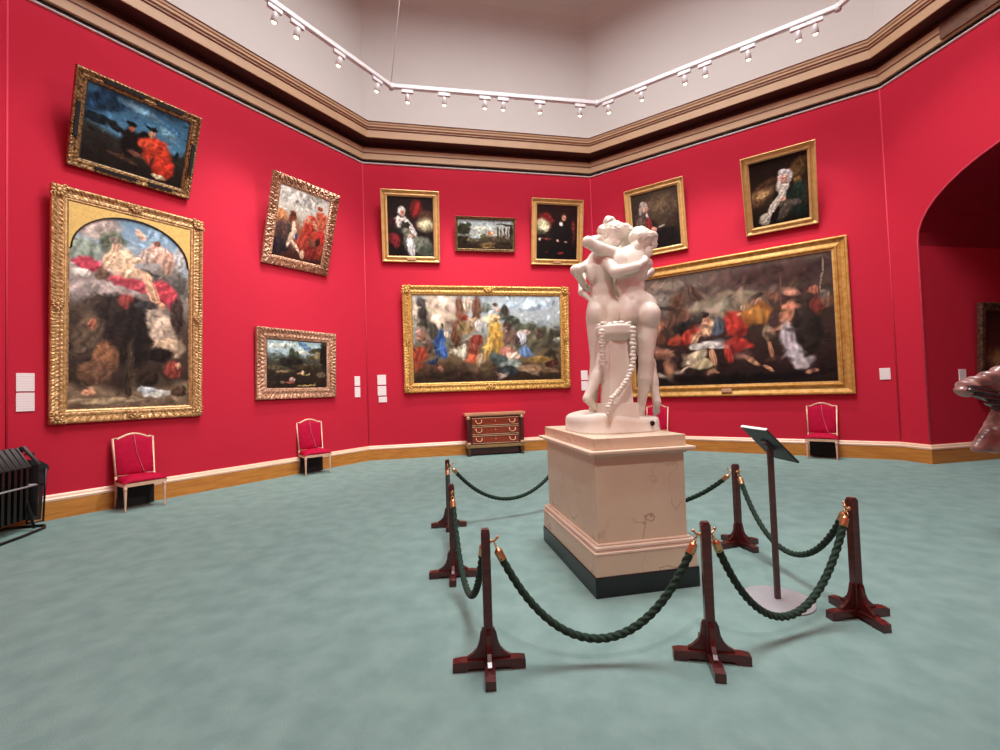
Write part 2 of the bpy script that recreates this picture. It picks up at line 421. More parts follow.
# ventilation grille let into the cornice over the arch
b = MB()
for q in range(22):
    s = 1.2+q*.08
    a0 = wp(4, s, .118, 7.63); a1 = wp(4, s+.03, .118, 7.63); 
    b.add([a0, a1, a1+Vector((0,0,.24)), a0+Vector((0,0,.24)), wp(4,s,.10,7.63), wp(4,s+.03,.10,7.63), wp(4,s+.03,.10,7.87), wp(4,s,.10,7.87)],
          [(0,1,2,3),(0,4,5,1),(1,5,6,2),(2,6,7,3),(3,7,4,0)])
v = [wp(4,1.16,.07,7.62), wp(4,3.0,.07,7.62), wp(4,3.0,.119,7.62), wp(4,1.16,.119,7.62)]; v += [x+Vector((0,0,.265)) for x in v]
b.add(v, [(0,3,2,1),(4,5,6,7),(0,1,5,4),(1,2,6,5),(2,3,7,6),(3,0,4,7)])
tag(b.build('trim_ventilation_grille', mat('brown_vent_mesh', '6B4632', .7, var=.15, scale=20)), kind='structure')

# skirting: every wall except the arch opening
def skirt(nm, pts, side_in):
    """pts polyline in plan; offset towards the room"""
    prof = [(0,0),(.045,0),(.045,.25),(.04,.262),(0,.262)]; cap = [(0,.262),(.05,.262),(.055,.29),(.04,.31),(.035,.335),(.02,.355),(0,.355)]
    pts = [Vector(p) for p in pts]
    norms = [Vector(((pts[k+1]-pts[k]).y, -(pts[k+1]-pts[k]).x)).normalized() for k in range(len(pts)-1)]
    def cn(k, off):
        if k == 0: return pts[0]+norms[0]*off
        if k == len(pts)-1: return pts[-1]+norms[-1]*off
        return pts[k]+(norms[k-1]+norms[k])/(1+norms[k-1].dot(norms[k]))*off
    for suffix, pr, m in (('', prof, M_OCHRE), ('_cap', cap, M_CAP)):
        b = MB(); kk = len(pr); vs = []; fs = []
        for k in range(len(pts)):
            for off, z in pr: p = cn(k, off); vs.append((p.x, p.y, z))
        for k in range(len(pts)-1):
            for q in range(kk): q2 = (q+1) % kk; fs.append((k*kk+q, k*kk+q2, (k+1)*kk+q2, (k+1)*kk+q))
        fs.append(tuple(range(kk))); fs.append(tuple((len(pts)-1)*kk+q for q in range(kk)))
        b.add(vs, fs); tag(b.build('baseboard_'+nm+suffix, m), kind='structure')
pA = wp(4, A_S0).to_2d(); pB = wp(4, A_S0+2*A_HALF).to_2d()
skirt('main', [pB, VV[5], VV[6], VV[7], VV[0], VV[1], VV[2], VV[3], VV[4], pA, (pA+dj*DEP)], 1)
skirt('passage_right', [(pB+dj*DEP), pB], 1)

# cove and lantern above the cornice
cove = [(.10,8.34),(.10,11.6)]+[(.10+4.1*(1-math.cos(PI/2*k/12)), 11.6+1.2*math.sin(PI/2*k/12)) for k in range(1,13)]
b = MB(); k = len(cove); vs = []; fs = []
for i in range(8):
    for off, z in cove+[(o-.25, z+.25) for o, z in cove[::-1]]:
        p = corner(i, off if z < 12.9 else off); vs.append((p.x, p.y, z))
k2_ = 2*k
for i in range(8):
    j = (i+1) % 8
    for q in range(k2_): q2 = (q+1) % k2_; fs.append((i*k2_+q, i*k2_+q2, j*k2_+q2, j*k2_+q))
b.add(vs, fs); tag(b.build('ceiling', M_COVE), kind='structure')
sweep('ceiling_lantern_drum', [(4.2,12.8),(4.2,14),(4.1,14),(4.1,12.8)], M_COVE)
b = MB(); g = [corner(i, 4.05) for i in range(8)]
b.add([(p.x,p.y,13.95) for p in g]+[(p.x,p.y,14.02) for p in g], [tuple(range(8)), tuple(range(15,7,-1))]+[(i,i+8,(i+1)%8+8,(i+1)%8) for i in range(8)])
tag(b.build('window_skylight', mat('daylit_lantern_glass', 'E8EEF2', .4, emit=('E9F0FF', 2.))), kind='structure')

for i in (1, 2, 3, 4):
    p = corner(i, .006); b = MB(); b.tube([(p.x,p.y,.36),(p.x,p.y,7.5)], .014, 6); tag(b.build('trim_corner_seam', mat('seam_highlight_rose','D0324C',.7,var=.02)), kind='structure')  # cloth seam; the lighter red paints in the highlight along it

# ------------------------------------------------------------------ paintings (generic stand-ins in the colours of the originals)
def vnoise(ny, nx, cells, seed):
    g = np.random.default_rng(seed)
    gy = max(2, int(cells*ny/nx)+2); gx = cells+2
    A = g.random((gy, gx))
    y = np.linspace(0, gy-1.001, ny); x = np.linspace(0, gx-1.001, nx)
    yi = y.astype(int); xi = x.astype(int); fy = (y-yi)[:, None]; fx = (x-xi)[None]
    fy = fy*fy*(3-2*fy); fx = fx*fx*(3-2*fx)
    return (A[yi][:, xi]*(1-fy)*(1-fx)+A[yi+1][:, xi]*fy*(1-fx)+A[yi][:, xi+1]*(1-fy)*fx+A[yi+1][:, xi+1]*fy*fx)
def s3(h): h = h.lstrip('#'); return np.array([int(h[i:i+2], 16)/255 for i in (0,2,4)])
CANV = mat('painted_canvas', 'FFFFFF', .5, spec=.12)
_nt = CANV.node_tree; _a = _nt.nodes.new('ShaderNodeVertexColor'); _a.layer_name = 'paint'
_nt.links.new(_a.outputs[0], _nt.nodes['Principled BSDF'].inputs['Base Color'])
def canvas(W, Hh, x0, z0, y, n, rows, strokes, seed, parent, rough=.07, name='canvas', dabs=420):
    nx = n; ny = max(8, int(n*Hh/W))
    u, v = np.meshgrid(np.linspace(0,1,nx), np.linspace(0,1,ny))       # v runs down
    ps = [r[0] for r in rows]; cs = np.array([s3(r[1]) for r in rows])
    wob = (vnoise(ny, nx, 9, seed)-.5)*.12
    C = np.stack([np.interp(v+wob, ps, cs[:, k]) for k in range(3)], -1)
    n1 = vnoise(ny, nx, 14, seed+1)-.5; n2 = vnoise(ny, nx, 40, seed+2)-.5
    asp = Hh/W
    U0, V0 = u, v
    u = u+(vnoise(ny, nx, 22, seed+7)-.5)*.022; v = v+(vnoise(ny, nx, 22, seed+8)-.5)*.022/asp
    for st in strokes:
        cx, cy, rx, ry, ang, hx = st[:6]; soft = st[6] if len(st) > 6 else .25
        dx = u-cx; dy = (v-cy)*asp; a = R(ang)
        p = (dx*math.cos(a)+dy*math.sin(a))/rx; q = (-dx*math.sin(a)+dy*math.cos(a))/(ry*asp)
        d = np.sqrt(p*p+q*q)+n1*.16+n2*.12
        al = np.clip((1+soft-d)/(2*soft), 0, 1)[..., None]; al = al*al*(3-2*al)
        c = s3(hx)*(1+(n2[..., None]*.28)+(np.cos(p*7+q*2+n1*5)*.16)[..., None]+(np.clip(-q-.4*p, -1, 1)*.14)[..., None])
        C = C*(1-al)+c*al
    g = np.random.default_rng(seed+50)
    for _ in range(int(dabs)):                                          # small brush dabs that vary what lies under them
        bx, by = g.random(), g.random(); a = g.random()*PI; L_ = (.012+.03*g.random()**2); w__ = L_*(.2+.35*g.random())
        i0, i1 = max(0, int((bx-L_)*nx)), min(nx, int((bx+L_)*nx)+2); j0, j1 = max(0, int((by-L_/asp)*ny)), min(ny, int((by+L_/asp)*ny)+2)
        if i1-i0 < 2 or j1-j0 < 2: continue
        c = C[min(ny-1, int(by*ny)), min(nx-1, int(bx*nx))]*(.55+g.random()*.95)+(g.random(3)-.5)*.05
        dx = U0[j0:j1, i0:i1]-bx; dy = (V0[j0:j1, i0:i1]-by)*asp
        d = np.sqrt(((dx*math.cos(a)+dy*math.sin(a))/L_)**2+((-dx*math.sin(a)+dy*math.cos(a))/w__)**2)
        al = (np.clip(1.4-d, 0, 1)*.75)[..., None]
        C[j0:j1, i0:i1] = C[j0:j1, i0:i1]*(1-al)+c*al
    lum = C.mean(-1, keepdims=True); C = lum+(C-lum)*.9
    C = np.clip(C*(1+rough*2*(vnoise(ny, nx, 70, seed+3)-.5)[..., None]+rough*(n1[..., None])), 0, 1)
    Lc = np.where(C <= .04045, C/12.92, ((C+.055)/1.055)**2.4)
    X = x0+U0*W; Z = z0+(1-V0)*Hh
    vs = np.stack([X, np.full_like(X, y), Z], -1).reshape(-1, 3)
    I = np.arange(nx*ny).reshape(ny, nx)
    f = np.stack([I[:-1,:-1], I[1:,:-1], I[1:,1:], I[:-1,1:]], -1).reshape(-1, 4)
    # back board and edges give the canvas its thickness
    nb = len(vs); bk = [(x0, y+.02, z0), (x0+W, y+.02, z0), (x0+W, y+.02, z0+Hh), (x0, y+.02, z0+Hh)]
    me = bpy.data.meshes.new(name)
    fr = [tuple(q) for q in f.tolist()]+[(nb+3, nb+2, nb+1, nb)]
    me.from_pydata(vs.tolist()+bk, [], fr)
    at = me.color_attributes.new('paint', 'FLOAT_COLOR', 'POINT')
    col = np.concatenate([np.concatenate([Lc.reshape(-1, 3), np.ones((nx*ny, 1))], 1), np.tile([.05,.03,.02,1], (4,1))]).astype(np.float32)
    at.data.foreach_set('color', col.ravel()); me.materials.append(CANV)
    o = bpy.data.objects.new(name, me); COL.objects.link(o); o.parent = parent
    return o

def frame_mesh(W, Hh, prof, depth, seg=.02):
    """prof = [(inset, height above back, carving amplitude, carving wavelength)]"""
    b = MB()
    cs = [((0,0),(1,1),(1,0)), ((W,0),(-1,1),(0,1)), ((W,Hh),(-1,-1),(-1,0)), ((0,Hh),(1,-1),(0,-1))]
    for k in range(4):
        (ax, az), ia, d = cs[k]; (bx, bz), ib, _ = cs[(k+1) % 4]
        L = abs(bx-ax)+abs(bz-az); n = max(2, int(L/seg)); vs = []; fs = []
        inn = (-d[1], d[0])
        for i in range(n+1):
            t = i/n
            for (u, h, amp, wl) in prof:
                pa = (ax+ia[0]*u, az+ia[1]*u); pb = (bx+ib[0]*u, bz+ib[1]*u)
                x = pa[0]+(pb[0]-pa[0])*t; z = pa[1]+(pb[1]-pa[1])*t
                hh = h; uo = 0
                if amp:
                    m_ = min(t, 1-t)*L; c = math.cos(2*PI*m_/wl)
                    hh += amp*(c*.5-.5)*1.0; uo = amp*.5*math.sin(2*PI*m_/wl*1.0+1)
                vs.append((x+inn[0]*uo-W/2, depth-hh, z+inn[1]*uo))
        p = len(prof)
        for i in range(n):
            for q in range(p-1): fs.append((i*p+q, i*p+q+1, (i+1)*p+q+1, (i+1)*p+q))
        b.add(vs, fs)
    return b
def scroll_ornament(r, th, turn=0, big=True):
    """carved acanthus clump; centre at the origin, front towards -y"""
    b = MB()
    b.ball((0,-th*.3,0), (r*.34, th*.8, r*.3), 10)
    for k in range(9):
        a = turn+2*PI*k/9; c = (r*.5*math.cos(a), -th*.15, r*.5*math.sin(a))
        b.ball(c, (r*.3, th*.5, r*.2), 8, rot=(0, -math.degrees(a), 0))
    for sg in (-1, 1):
        pts = []
        for k in range(14):
            a = k/13*PI*1.7; q = r*(.38-.018*k)
            pts.append((sg*(r*.8+q*math.cos(a)*.6), -th*.35, q*math.sin(a)*.8-r*.05))
        b.tube(pts, r*.085, 6)
    return b
def P_plain(fw, d): return [(0,0,0,0),(0,d*.95,0,0),(fw*.07,d,0,0),(fw*.14,d*.97,0,0),(fw*.2,d*.55,0,0),(fw*.42,d*.3,0,0),(fw*.62,d*.42,0,0),(fw*.72,d*.8,0,0),(fw*.8,d*.8,0,0),(fw*.84,d*.5,0,0),(fw,d*.38,0,0),(fw,d*.2,0,0)]
def P_carved(fw, d, a=.03, wl=.07): return [(0,0,0,0),(0,d*.7,0,0),(fw*.05,d*.9,a*.4,wl*.6),(fw*.14,d*1.0,a*.8,wl),(fw*.25,d*.92,a,wl),(fw*.35,d*.68,a*.5,wl),(fw*.5,d*.6,a*.7,wl*1.4),(fw*.62,d*.72,a*.8,wl*1.4),(fw*.74,d*.66,0,0),(fw*.8,d*.5,a*.3,wl*.4),(fw*.88,d*.5,a*.3,wl*.4),(fw,d*.32,0,0),(fw,d*.18,0,0)]
def P_leaf(fw, d): return [(0,0,0,0),(0,d*.5,0,0),(fw*.05,d*.85,.035,.055),(fw*.18,d,.05,.11),(fw*.32,d*.95,.05,.075),(fw*.45,d*.8,.045,.11),(fw*.58,d*.75,.045,.065),(fw*.7,d*.7,.03,.1),(fw*.8,d*.55,.01,.03),(fw*.9,d*.5,.01,.03),(fw,d*.3,0,0),(fw,d*.18,0,0)]

def picture(wi, s, z, W, Hh, tilt, fw, d, prof, fm, rows, strokes, n, seed, label, orn=None, plate=False, spandrel=False, sight=True, panels=False, off=.09, cat='painting'):
    p = wp(wi, s, off, z)
    t = thing('framed_painting', label, cat, p, (R(tilt), 0, wrot(wi)))
    y0 = -.0
    frame_mesh(W, Hh, prof, d).build('frame', fm, t)
    cw, ch = W-2*fw, Hh-2*fw
    canvas(cw+.01, ch+.01, -W/2+fw-.005, fw-.005, d*.78, n, rows, strokes, seed, t)
    if sight:
        b = MB()
        a = .015
        for (x0, z0, x1, z1) in ((-cw/2-.004, fw-.004, cw/2+.004, fw+a), (-cw/2-.004, Hh-fw-a, cw/2+.004, Hh-fw+.004), (-cw/2-.004, fw+a, -cw/2+a, Hh-fw-a), (cw/2-a, fw+a, cw/2+.004, Hh-fw-a)):
            b.box((x0, d*.70, z0), (x1, d*.77, z1))
        b.build('sight_edge', M_SIGHT if not orn else M_GILTD, t)
    if orn:
        r, th, om = orn
        for x, zz, tr in ((-W/2+fw*.42, fw*.42, .3), (W/2-fw*.42, fw*.42, .3), (-W/2+fw*.42, Hh-fw*.42, .3), (W/2-fw*.42, Hh-fw*.42, .3)):
            o = scroll_ornament(r, th, tr).build('corner_ornament', om, t); o.location = (x, .005, zz); o.rotation_euler = (0, (R(45) if (x > 0) == (zz > Hh/2) else R(-45)), 0)
        for x, zz, ry in ((0, Hh-fw*.4, 0), (0, fw*.4, 0), (-W/2+fw*.4, Hh/2, 90), (W/2-fw*.4, Hh/2, 90)):
            o = scroll_ornament(r*.85, th, 0).build('centre_ornament', om, t); o.location = (x, .005, zz); o.rotation_euler = (0, R(ry), 0)
    if panels:
        for (x0, z0, x1, z1) in ((-W*.3, fw*.28, W*.02, fw*.62), (W*.12, fw*.28, W*.33, fw*.62), (-W*.3, Hh-fw*.62, W*.0, Hh-fw*.28), (W*.1, Hh-fw*.62, W*.33, Hh-fw*.28)):
            MB().box((x0, -.006, z0), (x1, .03, z1)).build('ebonised_panel', M_BLACK, t)
        for x in (-W/2+fw*.45, W/2-fw*.45): MB().box((x-fw*.17, -.006, Hh*.3), (x+fw*.17, .03, Hh*.66)).build('ebonised_panel', M_BLACK, t)
    if plate:
        MB().box((-.11, -.006, fw*.3), (.11, .03, fw*.62), bev=.003).build('nameplate', M_ORM, t)
    if spandrel:
        b = MB(); rise = .62; base = Hh-fw-.06-rise; hw = cw/2-.03; pts = [(-cw/2, base)]+[(-hw*math.cos(PI*k/24), base+rise*math.sin(PI*k/24)) for k in range(25)]+[(cw/2, base)]
        for k in range(len(pts)-1):
            (xa, za), (xb, zb) = pts[k], pts[k+1]
            b.add([(xa,d*.6,za),(xb,d*.6,zb),(xb,d*.6,Hh-fw),(xa,d*.6,Hh-fw),(xa,d*.76,za),(xb,d*.76,zb),(xb,d*.76,Hh-fw),(xa,d*.76,Hh-fw)],
                  [(0,1,2,3),(7,6,5,4),(0,4,5,1),(3,2,6,7)])
        b.build('gold_spandrel', M_GOLDSP, t)
        b = MB(); b.tube([(x, d*.58, zz) for x, zz in pts[1:-1]], .012, 6); b.build('arch_moulding', M_SIGHT, t)
    return t

# left wall, upper: two figures, one in an orange-red cloak, under a blue sky
picture(1, 1.411, 5.222, 1.635, 1.40, 22.1, .14, .08, P_carved(.14,.085,.012,.05), M_GILTD,
  [(0,'2F5672'),(.3,'3D6E8E'),(.48,'4C7F9C'),(.56,'2A2620'),(1,'1E1612')],
  [(.12,.2,.3,.12,-20,'1D3A54'),(.1,.42,.2,.06,0,'152028'),(.28,.45,.1,.05,20,'1C1E1E'),(.5,.12,.2,.05,10,'6A97AE',.5),(.78,.3,.1,.07,20,'6FA0B4',.5),
   (.44,.58,.1,.19,0,'17110F'),(.56,.45,.06,.09,0,'120D0C'),(.52,.6,.05,.14,0,'1A1210'),(.66,.52,.13,.11,-10,'D23A22'),(.43,.39,.03,.045,0,'B8603C'),(.42,.33,.055,.025,0,'100C0B'),
   (.7,.62,.13,.2,20,'D23A22'),(.78,.8,.1,.17,25,'C8321E'),(.58,.53,.08,.06,-10,'D84A2A'),(.62,.37,.03,.05,0,'C88A66'),(.62,.3,.06,.028,0,'14100E'),
   (.66,.75,.018,.08,5,'4A2018'),(.5,.72,.08,.03,10,'7A4A38'),(.38,.82,.16,.03,8,'4C3424'),(.74,.93,.07,.03,0,'C9BC96'),(.9,.55,.02,.07,0,'14181A')],
  170, 11, 'dark-framed painting of an orange-red cloaked figure, tilted above the arch-topped painting', sight=True, panels=True)
# left wall, lower: tall arched picture
picture(1, 1.402, 1.36, 1.992, 3.488, 2.2, .2, .085, P_carved(.2,.09,.014,.05), mat('soft_antique_gilt','CFA673',.42,.4,var=.16,scale=22,bump=.25,bscale=70,col2='98703F'),
  [(0,'6F93AC'),(.12,'7F9DB2'),(.3,'A89C94'),(.45,'7E6E64'),(.6,'4A3A30'),(.85,'33261E'),(.93,'8A7258'),(1,'5C4838')],
  [(.2,.1,.2,.06,-10,'B7A59A'),(.12,.22,.13,.06,0,'8E9A8A'),(.32,.16,.1,.06,20,'5E6650'),(.7,.08,.1,.05,20,'8AA9BE'),(.88,.2,.07,.12,20,'B9B4B0'),
   (.25,.42,.3,.06,-4,'A3948C'),(.8,.34,.2,.1,0,'5E5750'),(.6,.3,.1,.03,10,'3E3B38'),
   (.7,.17,.1,.05,30,'D4A792'),(.55,.09,.07,.018,50,'DBAE96'),(.64,.2,.1,.03,-10,'CFA08A'),(.79,.21,.06,.07,0,'B98E78'),(.7,.12,.03,.02,0,'7A4A3A'),
   (.16,.29,.12,.035,15,'B33A4A'),(.52,.36,.26,.03,10,'BE4450'),(.74,.38,.13,.06,30,'C03C48'),(.85,.43,.05,.06,0,'A83440'),
   (.4,.245,.11,.075,10,'E2BE9A'),(.36,.17,.04,.028,0,'C9A284'),(.35,.145,.045,.02,0,'8A7A6A'),(.56,.3,.12,.025,22,'E0B592'),(.66,.39,.045,.1,-20,'D6A07C'),(.72,.45,.05,.018,30,'CF9470'),
   (.1,.33,.07,.02,0,'D8CFC2'),(.25,.33,.06,.025,0,'6A5040'),(.3,.25,.04,.06,20,'D9B490'),(.45,.3,.08,.03,10,'D8B08C'),(.5,.23,.09,.016,-4,'DDB592'),(.6,.2,.05,.04,0,'B8A090'),
   (.72,.58,.17,.08,5,'BFA48C'),(.8,.68,.15,.06,0,'B09478'),(.62,.5,.12,.05,0,'A89280'),(.88,.5,.06,.1,0,'3C2C26'),
   (.3,.58,.27,.14,0,'2A201C'),(.5,.66,.16,.13,0,'261C18'),(.25,.5,.22,.06,-15,'4A3C30'),(.15,.62,.1,.12,20,'5E4C3C'),(.35,.5,.16,.08,0,'2E2420'),(.45,.45,.07,.04,0,'8A3A34'),(.52,.55,.08,.12,0,'221A18'),
   (.18,.58,.03,.03,0,'A8644A'),(.28,.75,.1,.09,0,'86583C'),(.2,.82,.13,.06,-8,'6E4C38'),(.16,.92,.06,.012,0,'C98E6A'),(.6,.46,.1,.02,0,'3C3836'),
   (.47,.8,.03,.16,3,'3E3226'),(.72,.72,.12,.04,0,'1E1612'),(.85,.8,.08,.05,0,'8A3A30'),(.9,.78,.03,.02,0,'C48A6A'),(.62,.85,.1,.04,0,'2C2018'),
   (.7,.93,.12,.02,-4,'C9C4B8'),(.62,.91,.09,.018,4,'A8AEB0'),(.9,.92,.08,.03,0,'4A3628'),(.3,.96,.3,.015,0,'A08868')],
  200, 21, 'tall arch-topped painting in an ornate gold frame beside two white cards', orn=(.115,.03,MATS['soft_antique_gilt']), spandrel=True)
# left wall, upper right: carved leaf frame
picture(1, 4.29, 4.385, 1.536, 1.82, 16.3, .2, .085, P_leaf(.2,.09), M_GILTR,
  [(0,'B7B0A6'),(.25,'C2BAAE'),(.42,'A89A8A'),(.55,'8E5A40'),(1,'3A1C18')],
  [(.4,.1,.5,.12,0,'BEB7AC'),(.08,.45,.12,.12,0,'C07A4A'),(.88,.28,.13,.07,20,'A8472E'),(.9,.4,.1,.08,0,'B8553A'),(.82,.16,.06,.03,0,'8E3A28'),
   (.66,.5,.14,.2,10,'A83226'),(.9,.6,.12,.14,0,'B02C26'),(.55,.72,.12,.12,0,'A83C2C'),(.75,.85,.2,.1,0,'7A2420'),(.95,.8,.08,.1,0,'8A2E22'),
   (.16,.68,.2,.2,-10,'4A3430'),(.1,.85,.2,.12,0,'2A2026'),(.3,.42,.07,.08,0,'6A3020'),(.3,.35,.06,.04,0,'5A2A1E'),(.36,.58,.05,.13,-8,'D9BEA6'),(.3,.72,.04,.12,10,'CFAE94'),
   (.42,.8,.14,.022,45,'D8B094'),(.58,.9,.05,.07,0,'CDA080'),(.75,.42,.08,.025,50,'CC8A66'),(.86,.66,.05,.06,0,'3C1E1C'),(.42,.66,.03,.05,0,'3A3A60'),(.62,.38,.05,.05,0,'C47E5C')],
  130, 31, 'painting of red-clad figures in a carved leaf frame, tilted above the dark landscape', sight=False)
# left wall, lower right: dark landscape in a rosy carved frame
picture(1, 4.295, 1.606, 1.838, 1.463, 1.7, .225, .085, P_carved(.225,.09,.026,.075), M_GILTR,
  [(0,'8FB0B4'),(.15,'AEC0BE'),(.28,'9AB0B8'),(.36,'4A4A40'),(.6,'2E261E'),(1,'231A14')],
  [(.25,.12,.25,.05,-6,'C4CABE'),(.62,.12,.12,.06,30,'5E84A0'),(.55,.24,.14,.03,0,'D8D0B0',.5),(.12,.34,.16,.05,0,'5A625A'),(.4,.27,.06,.1,0,'3A4030'),(.48,.3,.04,.08,0,'3E4434'),
   (.4,.48,.2,.12,0,'1E1C18'),(.2,.6,.2,.06,8,'4A4230'),(.8,.2,.12,.06,-10,'3A3A28'),(.95,.3,.08,.3,0,'1E1812'),(.76,.35,.12,.05,10,'5A5238'),(.82,.3,.05,.08,0,'7A6E48'),
   (.6,.55,.2,.06,0,'3A3020'),(.8,.5,.12,.04,0,'4C4630'),(.25,.66,.12,.02,0,'8A6E4A'),(.55,.7,.06,.025,0,'B08058'),(.58,.68,.02,.04,0,'D8B89A'),(.65,.72,.06,.015,0,'C8B060'),
   (.4,.82,.05,.04,0,'B89080'),(.38,.88,.07,.02,0,'A04A38'),(.25,.87,.05,.03,0,'6A5444'),(.65,.95,.18,.015,0,'A88A50'),(.9,.72,.08,.06,0,'5A4C3A'),(.1,.9,.12,.06,0,'2A2018')],
  130, 41, 'dark landscape painting in a rosy carved gold frame above a crimson chair')
# far wall, upper row
picture(2, 1.167, 4.979, 1.441, 1.753, 10.8, .15, .08, P_plain(.15,.085), M_GILTP,
  [(0,'1C100E'),(.4,'241410'),(1,'120B0A')],
  [(.62,.2,.14,.16,10,'5A1414'),(.63,.2,.05,.12,20,'9A2020'),(.85,.3,.16,.07,0,'4A2E20',.6),(.82,.46,.18,.11,0,'B0A07A',.5),(.8,.45,.1,.05,-10,'CFC69A',.5),
   (.12,.7,.14,.09,0,'6A1A20'),(.18,.76,.08,.1,0,'7E2024'),(.1,.42,.06,.07,0,'3A1418'),
   (.3,.5,.15,.11,10,'2E2A26'),(.48,.78,.14,.2,-10,'4E5046'),(.72,.82,.24,.16,10,'5E6254'),(.85,.9,.2,.1,0,'3E4438'),(.45,.6,.14,.07,25,'6E6A58'),
   (.24,.42,.05,.1,0,'D8CDC0'),(.5,.5,.05,.2,-32,'CFC6BC'),(.3,.38,.14,.03,10,'D0C4B8'),(.42,.47,.07,.05,0,'26261E'),(.5,.84,.08,.2,-10,'C4C4C0'),(.5,.66,.05,.03,0,'C8987C'),
   (.31,.24,.085,.075,0,'D9D2CA'),(.33,.27,.05,.05,0,'C88A70'),(.335,.265,.03,.012,0,'7A4A3C'),(.34,.295,.02,.006,0,'8A3A34')],
  110, 51, 'portrait of a seated woman in white cap and shawl before a red drape', plate=True)
picture(2, 3.092, 5.314, 1.592, .86, 14., .055, .06, P_plain(.055,.06), M_GILTD,
  [(0,'8E9C9E'),(.3,'A8AFA8'),(.5,'9CA39A'),(.62,'4A4030'),(1,'251A12')],
  [(.1,.35,.13,.2,0,'2A2A1A'),(.08,.7,.14,.12,0,'241E14'),(.2,.2,.05,.05,0,'3A3A28'),(.45,.3,.14,.05,0,'C9C6B0',.5),(.33,.6,.1,.05,0,'9FB0B4'),(.28,.7,.12,.04,0,'5A5038'),
   (.48,.55,.08,.07,0,'5E5838'),(.6,.45,.07,.06,0,'A0643E'),(.62,.44,.025,.03,0,'E8C8B0'),(.78,.15,.1,.025,0,'3A2C20'),(.92,.18,.1,.03,0,'2E2218'),
   (.72,.45,.016,.2,0,'3E2A1E'),(.78,.45,.016,.2,0,'5A3E2C'),(.84,.45,.016,.2,0,'3E2A1E'),(.9,.45,.016,.2,0,'5A3E2C'),(.96,.4,.03,.24,0,'241812'),
   (.8,.8,.2,.06,0,'2A1E14'),(.5,.85,.2,.06,-10,'6A5434'),(.55,.93,.12,.02,0,'9A7A40'),(.25,.9,.2,.05,0,'241A10')],
  130, 61, 'small wide landscape with columns in a thin dark frame between two portraits')
picture(2, 5.054, 4.994, 1.446, 1.721, 9.6, .15, .08, P_plain(.15,.085), M_GILTP,
  [(0,'2A1210'),(.4,'1E100E'),(1,'0E0909')],
  [(.2,.3,.2,.16,0,'5E1A16'),(.15,.38,.17,.12,20,'B4AC84',.4),(.2,.42,.1,.05,0,'CCC49A',.5),(.3,.24,.14,.05,35,'7A1E1C'),(.08,.5,.12,.04,0,'4A4630'),(.9,.5,.05,.22,0,'5E1E18'),
   (.62,.55,.25,.2,-15,'14100F'),(.4,.55,.16,.06,-35,'161210'),(.75,.6,.15,.2,0,'120E0E'),(.5,.85,.3,.16,0,'0E0A0A'),
   (.67,.21,.07,.075,0,'3A2218'),(.665,.235,.052,.055,0,'C58468'),(.66,.225,.035,.008,0,'7A4634'),(.6,.34,.045,.045,-35,'E0D8D0'),(.08,.63,.03,.03,0,'D0B8AC'),(.52,.65,.035,.025,0,'C8A090'),(.25,.62,.12,.015,5,'6A3028'),(.72,.67,.04,.018,0,'A87868'),
   (.6,.88,.08,.02,0,'7A2220'),(.25,.87,.04,.012,0,'4A1A18')],
  110, 71, 'portrait of a seated man in a black coat with white collar', plate=True)
